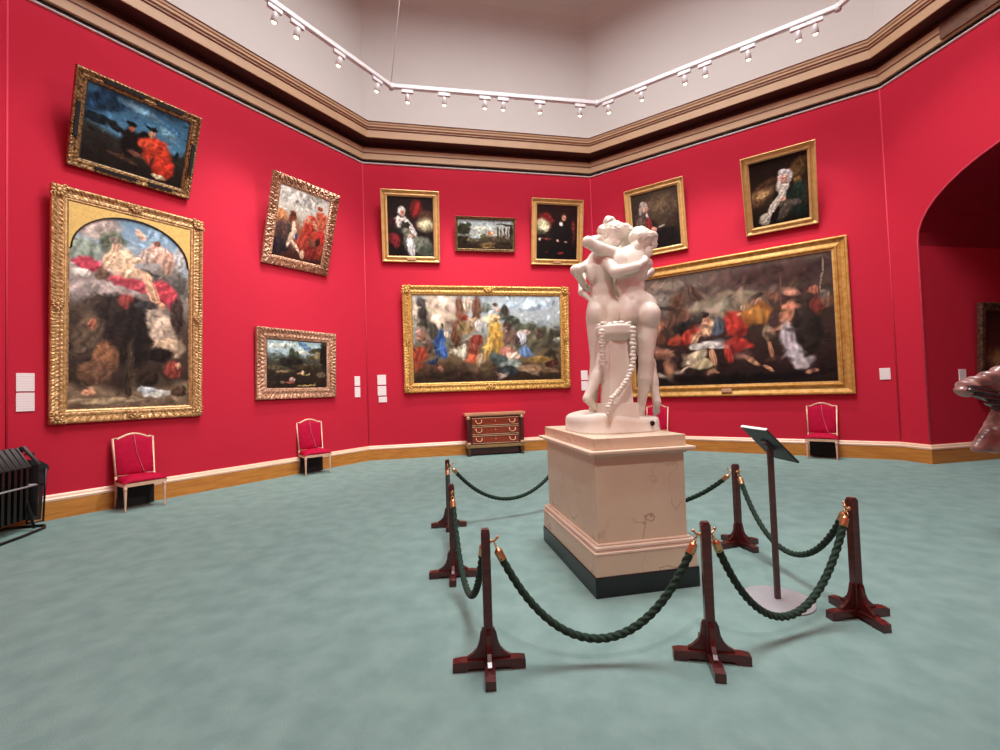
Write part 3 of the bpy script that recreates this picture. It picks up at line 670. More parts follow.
# far wall, large gilt picture
picture(2, 3.105, 1.64, 4.407, 2.721, 3., .235, .085, P_carved(.235,.09,.016,.07), M_GILT,
  [(0,'A7B4B8'),(.25,'A9B2B4'),(.4,'8E9690'),(.55,'6A6250'),(.75,'6E563C'),(.9,'3A2A1E'),(1,'2C2018')],
  [(.18,.2,.16,.22,0,'BCA890'),(.2,.12,.08,.08,0,'CBB49C'),(.02,.2,.03,.2,0,'A89C88'),(.07,.22,.028,.2,-8,'3C3630'),(.13,.42,.03,.1,-10,'453C34'),
   (.31,.22,.03,.24,0,'6E4A38'),(.42,.2,.03,.22,0,'6A4636'),(.36,.1,.03,.1,0,'B8A48C'),(.28,.45,.03,.14,0,'5E3828'),
   (.48,.15,.04,.05,0,'6A7468'),(.6,.22,.04,.08,0,'4E5046'),(.75,.38,.1,.07,0,'565A48'),(.9,.5,.14,.13,0,'4A4636'),(.78,.58,.1,.1,0,'5A5440'),(.66,.3,.05,.05,0,'464A3E'),(.92,.75,.05,.1,0,'3E3428'),
   (.78,.12,.16,.05,0,'A8BAC6',.5),(.85,.75,.08,.04,0,'9C7C40'),(.1,.85,.1,.08,0,'4A3224'),(.25,.92,.2,.04,0,'2E2018'),
   (.05,.68,.05,.08,0,'A03E28'),(.03,.8,.04,.05,0,'7A3424'),(.06,.47,.03,.08,0,'7A5444'),(.05,.36,.02,.025,0,'2E221C'),(.1,.6,.03,.06,0,'5A4234'),
   (.175,.55,.035,.16,4,'26406E'),(.2,.62,.02,.12,0,'3A5E9A'),(.13,.75,.04,.03,-30,'24304A'),(.185,.36,.018,.03,0,'2A1C18'),(.22,.46,.02,.04,0,'C8B098'),(.17,.85,.015,.03,0,'9A6A50'),
   (.28,.66,.045,.04,0,'B8B098'),(.335,.66,.018,.08,0,'C4B8A0'),(.33,.58,.018,.02,0,'D0C4AC'),
   (.35,.38,.06,.09,0,'8A7048'),(.33,.25,.04,.03,10,'8E3428'),(.4,.3,.04,.05,0,'A08468'),(.43,.36,.022,.07,0,'C8C4BC'),(.4,.6,.03,.12,0,'8E4634'),(.42,.52,.04,.05,0,'7A3026'),(.44,.72,.03,.06,0,'B89C7C'),(.39,.73,.03,.05,0,'A84A34'),
   (.545,.42,.055,.14,0,'C29440'),(.56,.55,.05,.13,0,'B4883A'),(.49,.6,.03,.13,10,'C89E4C'),(.53,.25,.05,.045,0,'D4B080'),(.55,.28,.028,.03,0,'8A5C34'),(.555,.15,.018,.03,0,'C89880'),(.545,.11,.02,.02,0,'5A3A28'),
   (.61,.17,.025,.05,0,'3E3630'),(.64,.48,.05,.09,0,'6A4E44'),(.63,.36,.03,.04,0,'43302A'),(.62,.4,.014,.02,0,'B07E68'),(.69,.5,.025,.07,-10,'4A3A38'),(.74,.44,.045,.04,0,'C4A894'),(.73,.52,.02,.1,-15,'B8B6BC'),
   (.75,.66,.04,.08,-28,'6286B4'),(.62,.65,.05,.05,0,'B0705E'),(.67,.7,.05,.045,10,'D0B4A0'),(.58,.75,.08,.07,20,'404A48'),(.65,.8,.07,.06,0,'7E8A80'),(.64,.88,.07,.05,0,'2E3436'),(.59,.93,.03,.02,0,'B89C88'),
   (.85,.87,.12,.04,8,'8E6C4C'),(.76,.88,.08,.04,20,'9C7C5E'),(.93,.8,.05,.04,0,'4A2620'),(.97,.52,.03,.035,0,'A8AC94')],
  300, 81, 'large gold-framed scene with a yellow-dressed figure, above the chest of drawers', orn=(.14,.03,M_GILT))
# right wall, upper row
picture(3, 1.763, 4.977, 1.46, 1.743, 7.8, .15, .08, P_plain(.15,.085), M_GILTP,
  [(0,'3A2A1E'),(.5,'2E2018'),(1,'120C0A')],
  [(.65,.3,.35,.2,0,'5A4632',.6),(.6,.6,.3,.1,0,'3A2A1E',.6),(.25,.5,.18,.2,0,'3E3028'),(.18,.55,.1,.16,0,'5A463C'),(.42,.62,.12,.16,-15,'2A1A18'),(.5,.85,.3,.14,0,'0E0A0A'),(.7,.8,.25,.14,0,'120C0C'),
   (.36,.56,.06,.13,-8,'7A2420'),(.3,.26,.06,.085,0,'C49078'),(.26,.2,.07,.06,0,'A89A8E'),(.2,.3,.04,.07,0,'8E8078'),(.46,.66,.06,.045,0,'C08468'),(.62,.63,.08,.014,-10,'8E8478'),(.33,.4,.03,.04,0,'B8A89C')],
  110, 91, 'portrait of a grey-haired man in a brown coat, its corner behind the statue heads')
picture(3, 4.454, 4.991, 1.369, 1.67, 23., .15, .08, P_plain(.15,.085), M_GILTP,
  [(0,'1C120E'),(.4,'2A1C12'),(.6,'3A2A1C'),(1,'14100C')],
  [(.82,.25,.12,.1,20,'6A4A28',.6),(.88,.15,.12,.06,-30,'5E4022',.6),(.82,.4,.06,.05,0,'8A6434',.5),(.2,.5,.22,.09,-20,'8E6A44',.5),(.22,.52,.12,.04,-25,'C69C64',.5),(.3,.36,.2,.05,-20,'4E3220',.5),(.1,.62,.12,.06,0,'6A4A30',.5),
   (.62,.6,.2,.2,10,'17120F'),(.8,.62,.16,.13,0,'1E2A20'),(.85,.5,.1,.08,0,'26342A'),(.75,.75,.12,.08,0,'5A4E48'),(.55,.8,.12,.16,25,'54483C'),(.85,.85,.18,.1,0,'1A241C'),
   (.58,.42,.11,.13,15,'CFC4B4'),(.56,.56,.06,.08,10,'C4B8AA'),(.4,.72,.06,.24,35,'C8BCAC'),(.25,.9,.12,.1,30,'B8AE9C'),(.56,.64,.05,.03,0,'C8987C'),(.4,.88,.06,.16,25,'14100E'),
   (.62,.3,.125,.1,0,'D8D0CC'),(.595,.335,.07,.065,0,'CC9480'),(.585,.325,.045,.009,0,'9A6450'),(.6,.40,.06,.014,0,'94705C'),(.6,.235,.1,.04,0,'DAD4D0')],
  110, 101, 'portrait of a woman in a large white bonnet, tilted above the widest painting', plate=False)
# right wall, the wide dark picture
picture(3, 3.2, 1.331, 4.796, 3.31, .0, .27, .088, P_plain(.27,.088), mat('warm_plain_gilt','C99C5A',.4,.4,var=.08,scale=12,col2='B07E34'),
  [(0,'5E4C42'),(.2,'54423A'),(.45,'3E2C26'),(.75,'2C1C18'),(1,'1C1210')],
  [(.12,.25,.16,.13,0,'7A6E62',.5),(.2,.1,.2,.05,0,'6A5A4E',.5),(.25,.35,.05,.2,10,'54382C'),(.3,.42,.04,.12,25,'5E3E30'),(.35,.2,.03,.12,-30,'4A342A'),(.2,.3,.08,.015,20,'3A2C26'),
   (.5,.3,.16,.08,-8,'7A6C58',.4),(.45,.36,.12,.07,15,'857660',.4),(.6,.28,.12,.06,10,'6E604E',.4),(.8,.12,.3,.1,0,'3E2824',.5),(.9,.35,.16,.12,0,'3A2622',.5),
   (.36,.42,.07,.045,-10,'332B28'),(.3,.5,.07,.06,0,'1E1A18'),
   (.12,.47,.035,.05,0,'A87454'),(.17,.44,.03,.05,0,'8E5A40'),(.13,.56,.05,.06,0,'5E3828'),(.08,.64,.05,.03,30,'B8A898'),(.1,.76,.04,.09,0,'3E2A22'),(.17,.7,.06,.05,20,'8A5E48'),(.2,.8,.03,.08,0,'7E5440'),(.24,.6,.05,.04,0,'8E3426'),(.16,.9,.05,.02,30,'9A8478'),
   (.33,.56,.07,.05,-40,'B03426'),(.56,.5,.05,.12,-15,'A82E24'),(.58,.66,.06,.05,20,'9E2A22'),(.52,.74,.02,.08,0,'A02C24'),
   (.42,.5,.04,.07,20,'C89874'),(.41,.42,.022,.035,0,'B0785A'),(.41,.385,.026,.02,0,'2A1C18'),(.35,.58,.02,.07,30,'C08E6C'),(.47,.5,.03,.07,0,'4A5258'),(.36,.66,.05,.03,0,'B0A89C'),(.45,.65,.07,.035,10,'B8B0A8'),
   (.34,.76,.07,.05,-30,'C8B490'),(.38,.82,.06,.05,0,'B4A078'),(.28,.86,.06,.014,-20,'C4A48C'),(.44,.76,.018,.08,-10,'B07E5C'),(.44,.89,.03,.012,0,'B88464'),
   (.62,.8,.055,.022,35,'BC8460'),(.7,.88,.03,.014,30,'B87E5C'),(.6,.42,.04,.015,10,'C08A62'),
   (.66,.42,.07,.09,0,'8E5426'),(.67,.44,.05,.06,0,'AC6E30'),(.66,.31,.022,.035,0,'B0785A'),(.67,.28,.034,.02,0,'3A2820'),(.61,.36,.022,.03,0,'B89070'),(.71,.6,.025,.09,0,'7A6A50'),(.72,.72,.015,.09,-15,'A06A4C'),(.74,.3,.02,.03,0,'7A4A38'),
   (.88,.55,.07,.24,-4,'2A201C'),(.8,.45,.03,.1,20,'A86C50'),(.82,.27,.025,.04,0,'A87258'),(.82,.23,.03,.025,0,'4A382C'),(.76,.55,.06,.018,-20,'B87E60'),(.8,.65,.035,.14,-5,'A89A9C'),(.83,.78,.04,.1,-15,'B4A8AA'),(.87,.85,.05,.05,-30,'9C9090'),(.9,.92,.03,.015,0,'B4785C'),
   (.92,.28,.022,.035,0,'A85E48'),(.93,.4,.03,.08,0,'6A2E24'),(.97,.38,.03,.05,0,'7E5240'),(.965,.32,.02,.03,0,'8E7C6A'),(.955,.2,.004,.16,2,'8A7864'),(.78,.3,.004,.14,-2,'6A4A38'),
   (.5,.95,.4,.03,0,'120C0B')],
  300, 111, 'widest painting, a dark crowded tent scene in a plain gold frame on the right wall', plate=True)

# picture on the passage side wall
p = pq(A_S0, 2.1, 0)
# a dim picture hanging on the side wall of the passage
dv = dj; rotj = math.atan2(dv.y, dv.x)
t = thing('framed_painting', 'dim brown painting in a dark bronze frame, in the passage behind the visitor', 'painting', pq(A_S0+.10, 2.18, 1.15), (R(3), 0, rotj))
frame_mesh(2.0, 1.86, P_carved(.16,.09,.03,.08), .09).build('frame', mat('dark_bronze_gilt','6A4A34',.5,.4,var=.25,scale=20,bump=.3,col2='2E1C14'), t)
canvas(1.69, 1.55, -.845, .155, .07, 90, [(0,'3A1A16'),(.4,'42201A'),(.6,'5A3824'),(1,'2E1A14')],
  [(.3,.6,.2,.14,0,'7A5434',.5),(.5,.5,.2,.2,0,'4A2A1E',.5),(.2,.62,.06,.05,0,'8E6844',.5),(.7,.8,.2,.12,0,'2A1814',.5)], 121, t)

# ------------------------------------------------------------------ label cards
def card(wi, s0, s1, z0, z1, label, group=None, base=None):
    b = MB(); w = s1-s0; h = z1-z0
    p = base if base else wp(wi, (s0+s1)/2, .0, z0)
    rz = rotj if base else wrot(wi)
    b.box((-w/2, -.014, 0), (w/2, .0, h), bev=.003)
    o = b.build('label_card', M_CARD); o.location = p; o.rotation_euler = (0, 0, rz)
    tag(o, label, 'label card', group)
    return o
mt = M_CARD.node_tree; w_ = mt.nodes.new('ShaderNodeTexWave'); w_.wave_type = 'BANDS'; w_.bands_direction = 'Z'; w_.inputs['Scale'].default_value = 9.; w_.inputs['Distortion'].default_value = .6
tc_ = mt.nodes.new('ShaderNodeTexCoord'); mt.links.new(tc_.outputs['Object'], w_.inputs['Vector'])
rp_ = mt.nodes.new('ShaderNodeValToRGB'); rp_.color_ramp.elements[0].position = .0; rp_.color_ramp.elements[0].color = (*lin('D4C7C4'), 1); rp_.color_ramp.elements[1].position = .35; rp_.color_ramp.elements[1].color = (*lin('EADFDC'), 1)
mt.links.new(w_.outputs['Fac'], rp_.inputs[0]); mt.links.new(rp_.outputs[0], mt.nodes['Principled BSDF'].inputs['Base Color'])
card(1, .092, .276, 1.845, 2.10, 'upper white card left of the arch-topped painting')
card(1, .092, .276, 1.565, 1.825, 'lower white card left of the arch-topped painting')
card(1, 5.79, 5.95, 1.86, 2.09, 'upper white card between the dark landscape and the room corner')
card(1, 5.79, 5.95, 1.58, 1.83, 'lower white card between the dark landscape and the room corner')
card(2, .245, .455, 1.87, 2.12, 'top white card of three on the far wall beside the large gold frame')
card(2, .245, .455, 1.60, 1.84, 'middle white card of three on the far wall beside the large gold frame')
card(2, .265, .465, 1.43, 1.57, 'smallest white card, the bottom one of three on the far wall')
card(2, 5.65, 5.84, 1.84, 2.10, 'upper white card between the large gold frame and the statue')
card(2, 5.65, 5.84, 1.555, 1.81, 'lower white card between the large gold frame and the statue')
card(3, 6.0, 6.17, 1.60, 1.83, 'single white card right of the widest painting')
card(4, 0, .17, 0, .33, 'narrow white card just inside the arched passage', base=pq(A_S0, .86, 1.42))

# ------------------------------------------------------------------ lighting track and spotlights
TR = [Vector(p) for p in ((-2.19,9.79),(2.53,10.63),(6.38,8.05))]
c0 = CEN
tr_all = [Vector(p) for p in ((-2.19,9.79),(2.53,10.63),(6.38,8.05))]
rest = [c0+(VV[i]-c0)*.76 for i in (5,6,7,0,1)]
pts = tr_all+rest
t = thing('lighting_track', 'white lighting track hung round the room above the cornice', 'light track', (0,0,8.4))
for i in range(8):
    a, c = pts[i], pts[(i+1) % 8]
    b = MB(); d = (c-a).normalized(); L = (c-a).length; M = Matrix.Translation((a.x, a.y, 0)) @ Matrix.Rotation(math.atan2(d.y, d.x), 4, 'Z')
    b.box((.02,-.042,-.03), (L-.02,.042,.07), M, bev=.02)
    b.box((.05,-.012,-.045), (L-.05,.012,-.03), M)
    b.build('track_rail', M_TRACK, t)
for i in range(8):
    a = pts[i]; b = MB()
    b.lathe([(.02,.09),(.055,.07),(.06,.0),(.055,-.05),(.02,-.06)], 14, Matrix.Translation((a.x,a.y,0)))
    b.build('track_joint', M_TRACK, t)
    # suspension cable to the cove
    q = a+(a-c0).normalized()*(.25)
    if i in (1, 2): continue
    b = MB(); b.tube([(a.x,a.y,.08), (a.x+(c0.x-a.x)*.2, a.y+(c0.y-a.y)*.1, 4.22)], .009, 6); b.build('suspension_cable', M_TRACK, t)
heads = [(-3.73,7.63,1),(-3.49,7.97,1),(-2.97,8.69,1),(-2.42,9.47,1),(-1.85,9.85,2),(-1.05,9.99,2),(-.14,10.16,2),(.28,10.23,2),(1.14,10.38,2),(2.11,10.56,2),
         (2.76,10.48,3),(3.4,10.05,3),(4.17,9.53,3),(4.51,9.3,3),(5.17,8.86,3),(5.87,8.39,3),(6.09,8.25,3)]
seg_of = {1: (pts[7], pts[0]), 2: (pts[0], pts[1]), 3: (pts[1], pts[2])}
def make_spot(loc, wi, label, group):
    t = thing('track_spotlight', label, 'spotlight', loc, (0,0,wrot(wi)), group)
    MB().box((-.13,-.03,-.075), (.13,.03,-.0), bev=.01).build('adapter', M_TRACK, t)
    b = MB(); b.box((-.012,-.012,-.13), (.012,.012,-.07)); 
    b.build('stem', M_TRACK, t)
    # head leans to the wall (+y local = towards wall)
    h = MB(); MM = Matrix.Translation((0,.0,-.17)) @ Matrix.Rotation(R(24), 4, 'X')
    h.lathe([(.018,.07),(.04,.06),(.05,.0),(.058,-.08),(.05,-.09)], 16, MM)
    hd = h.build('lamp_head', M_TRACK, t)
    f = MB(); f.lathe([(.0,-.093),(.035,-.094),(.047,-.088)], 16, MM, cap=False); f.ball((0,0,-.10), (.036,.036,.02), 10, MM); f.build('bulb', M_BULB, hd)
    return t
sp0 = None
LBL = {1: 'above the left wall', 2: 'above the far wall', 3: 'above the right wall'}
where = ['nearest the photo edge', 'second from the top left edge', 'midway along the left track', 'just left of the cable corner',
 'first right of the cable corner','second right of the cable corner','left of the middle pair','right of the middle pair','second left of the second corner','just left of the second corner',
 'first right of the second corner','second right of the second corner','left one of a close pair','right one of a close pair','alone between two pairs','left one of the last pair','last one by the far right joint']
for k, (x, y, wi) in enumerate(heads):
    lab = 'white spotlight on the track %s, %s' % (LBL[wi], where[k])
    a, c = seg_of[wi]; d = (c-a).normalized(); q = a+d*((Vector((x,y))-a).dot(d))
    loc = (q.x, q.y, 8.36)
    if sp0 is None: sp0 = make_spot(loc, wi, lab, 'spotlights along the lighting track'); o = sp0
    else: o = dup(sp0, loc, (0,0,wrot(wi)), lab)

# ------------------------------------------------------------------ lights
def spot(loc, tgt, power, size=60, blend=.8, col=(1,.96,.92), r=.06):
    l = bpy.data.lights.new('gallery_spot', 'SPOT'); l.energy = power; l.spot_size = R(size); l.spot_blend = blend; l.color = col; l.shadow_soft_size = r
    o = bpy.data.objects.new('gallery_spot', l); COL.objects.link(o); o.location = loc
    o.rotation_euler = (Vector(tgt)-Vector(loc)).to_track_quat('-Z', 'Y').to_euler(); return o
SPOTP = 105
for k, (x, y, wi) in enumerate(heads):
    a = VV[wi]; s = (Vector((x,y))-a).dot(wdir(wi)); tg = wp(wi, max(.8, min(5.4, s)), 0, 2.7-.5*(k % 2))
    n = wnor(wi)
    spot((x-n.x*.06, y-n.y*.06, 8.08), tg, SPOTP*(2.2 if wi == 3 else 3.2), 58, 1.)
for i, (s, zz) in ((0,(3,4)),(0,(5,4)),(4,(1.5,4)),(4,(3.1,4)),(5,(3,4)),(7,(3,4))):
    q = pts[[4,0,0,0,2,3,4,5][i]] if False else c0+((VV[i]+VV[(i+1)%8])/2-c0)*.76+wdir(i)*(s-3.1)*.7
    spot((q.x,q.y,8.2), wp(i, s, 0, zz), SPOTP*1.3, 75, 1.)
# track spots further round the ring, turned on the statue
for q, tz, pw in ((pts[3], 2.2, 200), (pts[4], 2.0, 150), (pts[6], 2.2, 650), (pts[5], .8, 950)):
    spot((q.x,q.y,8.2), (1.0,4.2,tz), pw, 34, .9, r=.12)
# added unseen fill spots, brightening the walls from across the room
for q, wi, s_, tz, pw in ((pts[3], 1, 1.2, 2.6, 1500), (pts[3], 1, 4.2, 2.6, 1500), (pts[5], 2, 2.0, 2.4, 700), (pts[4], 2, 4.6, 2.4, 700), (pts[6], 3, 3.2, 3.4, 500)):
    spot((q.x,q.y,8.2), wp(wi, s_, 0, tz), pw, 46, 1., r=.1)
al = bpy.data.lights.new('skylight_daylight', 'AREA'); al.shape = 'DISK'; al.size = 5.2; al.energy = 1500; al.spread = R(160); al.color = (.93,.98,1)
ao = bpy.data.objects.new('skylight_daylight', al); COL.objects.link(ao); ao.location = (c0.x, c0.y, 12.75)
w = bpy.data.worlds.new('world'); sc.world = w; w.use_nodes = True; w.node_tree.nodes['Background'].inputs[0].default_value = (.8,.85,1,1); w.node_tree.nodes['Background'].inputs[1].default_value = .3

# ------------------------------------------------------------------ pedestal and statue
PED_R = R(10.95); PC = Vector((.995, 4.365, 0))
t = thing('marble_pedestal', 'veined pink marble pedestal on a black plinth carrying the statue', 'pedestal', PC, (0,0,PED_R))
W2, D2 = .45, .723
def slab(b, w, d, z0, z1, bev=.004): b.box((-w, -d, z0), (w, d, z1), bev=bev)
b = MB(); slab(b, W2, D2, 0, .158, .006); b.build('plinth', M_BLKMARB, t)
b = MB(); slab(b, W2-.01, D2-.01, .158, .325); slab(b, W2-.06, D2-.06, .4, 1.085, .003); b.build('body', M_PINK, t)
b = MB()
for w, z0, z1 in ((W2-.005,.325,.345),(W2-.02,.345,.36),(W2-.015,.36,.385),(W2-.04,.385,.402)): slab(b, w, D2-(W2-w), z0, z1, .006)
b.build('base_moulding', mat('pale_pink_marble_moulding','E2CFBA',.3,var=.03), t)
b = MB()
for w, z0, z1 in ((W2-.04,1.085,1.1),(W2-.02,1.1,1.113),(W2+.012,1.113,1.138)): slab(b, w, D2-(W2-w), z0, z1, .005)
b.build('cap_moulding', mat('pale_cream_marble_moulding','DEC8B0',.3,var=.03), t)
b = MB(); slab(b, W2-.045, D2-.045, 1.138, 1.233); b.build('top_slab', M_CREAMM, t)

RIGHT=[('e',(0.262,-0.08,1.536),(0.165,0.118,0.2),(0,8,0)),('e',(0.251,-0.06,1.362),(0.135,0.105,0.14),(0,0,0)),('e',(0.31,-0.06,1.18),(0.185,0.13,0.13),(0,10,0)),('e',(0.388,-0.12,1.063),(0.112,0.13,0.125),(0,0,0)),('e',(0.21,-0.1,1.1),(0.1,0.12,0.12),(0,0,0)),('c',(0.093,-0.1,1.65),(0.41,-0.06,1.556),0.062,0.062),('e',(0.139,-0.16,1.555),(0.07,0.05,0.1),(0,0,0)),('e',(0.336,-0.14,1.499),(0.06,0.05,0.1),(0,0,0)),('c',(0.259,-0.07,1.615),(0.342,-0.06,1.73),0.062,0.055),('e',(0.385,-0.05,1.76),(0.08,0.1,0.105),(0,15,0)),('c',(0.398,-0.06,1.044),(0.358,-0.1,0.648),0.118,0.062),('c',(0.358,-0.1,0.648),(0.348,-0.08,0.481),0.066,0.068),('c',(0.348,-0.08,0.481),(0.311,-0.04,0.202),0.066,0.034),('c',(0.307,-0.05,0.184),(0.299,-0.04,0.137),0.037,0.04),('c',(0.299,-0.04,0.128),(0.387,0.18,0.142),0.038,0.025),('c',(0.256,0.0,1.078),(0.457,0.12,0.62),0.105,0.06),('c',(0.457,0.12,0.62),(0.472,0.1,0.443),0.062,0.058),('c',(0.473,0.1,0.463),(0.491,0.04,0.25),0.055,0.035),('c',(0.491,0.04,0.25),(0.519,0.16,0.158),0.034,0.032),('c',(0.519,0.16,0.158),(0.528,0.22,0.125),0.03,0.02),('c',(0.112,-0.1,1.649),(-0.04,-0.16,1.682),0.06,0.058),('c',(-0.04,-0.16,1.682),(-0.153,-0.18,1.745),0.058,0.05),('c',(-0.153,-0.18,1.745),(0.01,0.04,1.851),0.048,0.034),('c',(0.01,0.04,1.851),(0.126,0.12,1.854),0.032,0.025),('c',(0.389,-0.04,1.562),(0.436,0.15,1.504),0.05,0.038),('c',(0.436,0.15,1.504),(0.406,0.3,1.615),0.038,0.03),('g',(0.199,-0.205,1.541),(0.23,-0.175,1.197),0.013),('g',(0.255,-0.23,1.113),(0.26,-0.225,0.968),0.02),('g',(0.279,-0.245,0.929),(0.419,-0.23,0.935),0.012)]
RIGHT_HAIR=[('e',(0.367,-0.05,1.799),(0.11,0.12,0.1),(0,15,0)),('e',(0.469,-0.06,1.821),(0.06,0.06,0.045),(0,0,0)),('e',(0.307,-0.11,1.696),(0.045,0.06,0.07),(0,0,0)),('e',(0.495,-0.06,1.753),(0.03,0.04,0.06),(0,0,0)),('e',(0.421,-0.1,1.658),(0.035,0.04,0.06),(0,0,0)),('e',(0.368,-0.06,1.882),(0.07,0.06,0.03),(0,0,0))]
LEFT=[('e',(-0.011,0.0,1.529),(0.135,0.11,0.2),(0,-4,0)),('e',(0.005,0.02,1.34),(0.115,0.1,0.14),(0,0,0)),('e',(0.008,0.02,1.186),(0.15,0.125,0.12),(0,0,0)),('e',(-0.065,-0.04,1.11),(0.1,0.12,0.12),(0,0,0)),('e',(0.086,-0.04,1.105),(0.09,0.11,0.115),(0,0,0)),('c',(-0.125,0.0,1.571),(0.031,-0.04,1.622),0.058,0.06),('e',(-0.101,-0.06,1.497),(0.05,0.05,0.1),(0,0,0)),('c',(-0.008,0.0,1.606),(0.089,0.02,1.764),0.06,0.052),('e',(0.134,0.03,1.863),(0.085,0.1,0.11),(0,0,0)),('c',(-0.059,0.0,1.05),(-0.062,0.06,0.653),0.105,0.062),('c',(-0.062,0.06,0.653),(-0.098,0.06,0.48),0.062,0.055),('c',(-0.098,0.06,0.48),(-0.114,0.08,0.211),0.055,0.034),('c',(-0.115,0.08,0.192),(-0.065,0.28,0.171),0.036,0.024),('c',(0.056,0.0,1.065),(-0.041,-0.1,0.642),0.1,0.062),('c',(-0.041,-0.1,0.642),(-0.107,-0.12,0.495),0.06,0.058),('c',(-0.106,-0.12,0.514),(-0.214,-0.16,0.315),0.056,0.036),('c',(-0.214,-0.16,0.306),(-0.105,-0.1,0.191),0.036,0.026),('c',(-0.105,-0.1,0.191),(-0.042,-0.06,0.159),0.027,0.02),('c',(-0.125,0.0,1.571),(-0.264,-0.08,1.516),0.05,0.042),('c',(-0.264,-0.08,1.516),(-0.158,0.06,1.403),0.042,0.032),('c',(-0.158,0.06,1.403),(-0.082,0.16,1.374),0.032,0.028),('c',(0.008,-0.06,1.626),(0.08,-0.23,1.446),0.06,0.054),('c',(0.08,-0.23,1.446),(0.256,-0.25,1.481),0.052,0.042),('c',(0.256,-0.25,1.481),(0.346,-0.2,1.537),0.036,0.032),('e',(0.366,-0.17,1.564),(0.036,0.03,0.045),(0,0,0)),('g',(-0.065,-0.115,1.519),(-0.014,-0.085,1.242),0.012),('g',(-0.014,-0.15,1.145),(-0.008,-0.14,0.99),0.018)]
LEFT_HAIR=[('e',(0.142,0.02,1.888),(0.125,0.125,0.11),(0,12,0)),('e',(0.094,0.0,1.999),(0.055,0.055,0.045),(0,0,0)),('e',(0.028,0.02,1.921),(0.045,0.05,0.05),(0,0,0)),('e',(0.0,0.0,1.818),(0.035,0.035,0.04),(0,0,0)),('e',(0.235,0.0,1.927),(0.05,0.06,0.04),(0,0,0)),('e',(0.106,-0.03,1.776),(0.08,0.05,0.05),(0,0,0))]
MIDDLE=[('e',(0.227,0.28,1.616),(0.16,0.12,0.21),(0,0,0)),('e',(0.217,0.28,1.391),(0.125,0.11,0.14),(0,0,0)),('e',(0.2,0.28,1.207),(0.17,0.13,0.13),(0,0,0)),('c',(0.058,0.28,1.724),(0.404,0.28,1.713),0.06,0.06),('c',(0.228,0.27,1.716),(0.277,0.28,1.841),0.055,0.05),('e',(0.296,0.3,1.929),(0.085,0.1,0.11),(0,0,0)),('c',(0.104,0.28,1.108),(0.096,0.24,0.638),0.11,0.062),('c',(0.096,0.24,0.638),(0.072,0.26,0.178),0.062,0.035),('c',(0.071,0.26,0.168),(0.009,0.08,0.159),0.037,0.024),('c',(0.297,0.28,1.102),(0.251,0.22,0.632),0.11,0.062),('c',(0.251,0.22,0.632),(0.258,0.28,0.171),0.062,0.035),('c',(0.257,0.28,0.161),(0.217,0.1,0.151),0.037,0.024),('c',(0.058,0.28,1.724),(-0.138,0.25,1.538),0.052,0.042),('c',(-0.138,0.25,1.538),(-0.169,0.12,1.348),0.042,0.034),('c',(-0.169,0.12,1.348),(-0.091,0.04,1.241),0.032,0.028),('c',(0.404,0.28,1.713),(0.554,0.26,1.559),0.052,0.042),('c',(0.554,0.26,1.559),(0.398,0.1,1.443),0.042,0.03)]
MIDDLE_HAIR=[('e',(0.314,0.32,1.977),(0.11,0.12,0.1),(0,0,0)),('e',(0.346,0.3,1.886),(0.05,0.06,0.06),(0,0,0))]
GARLAND_L=[(-0.101,-0.37,0.898),(-0.102,-0.37,0.872),(-0.103,-0.37,0.846),(-0.103,-0.365,0.82),(-0.102,-0.36,0.794),(-0.098,-0.355,0.768),(-0.094,-0.35,0.742),(-0.093,-0.345,0.717),(-0.093,-0.34,0.691),(-0.089,-0.335,0.665),(-0.084,-0.33,0.638),(-0.084,-0.325,0.612)]
GARLAND_R=[(0.17,-0.37,0.915),(0.169,-0.37,0.881),(0.167,-0.37,0.846),(0.166,-0.37,0.811),(0.163,-0.373,0.776),(0.161,-0.377,0.741),(0.158,-0.38,0.705),(0.156,-0.383,0.674),(0.154,-0.387,0.642),(0.151,-0.39,0.61),(0.14,-0.393,0.578),(0.13,-0.397,0.547),(0.118,-0.4,0.515),(0.102,-0.403,0.49),(0.086,-0.407,0.465),(0.069,-0.41,0.439),(0.052,-0.41,0.417),(0.034,-0.41,0.395),(0.015,-0.41,0.372),(-0.006,-0.413,0.353),(-0.028,-0.417,0.334),(-0.05,-0.42,0.315),(-0.06,-0.423,0.29),(-0.07,-0.427,0.265),(-0.081,-0.43,0.239),(-0.085,-0.43,0.214),(-0.088,-0.43,0.189)]

ST = thing('marble_statue', 'white marble statue of embracing nude figures seen from behind, on the pedestal', 'statue', (1.0,4.3,1.233))
for nm, hair, body in (('right', RIGHT_HAIR, RIGHT), ('left', LEFT_HAIR, LEFT), ('middle', MIDDLE_HAIR, MIDDLE)):
    f = sculpt(body, 'marble_figure', M_MARB, ST, .010, .024)
    hz = sculpt(hair, 'carved_hair', M_MARB, f, .009, .02, noise=lambda X, Y, Z: .007*np.sin(X*95+3*np.sin(Z*40))*np.sin(Z*110+Y*50)+.004*np.sin(Y*120))
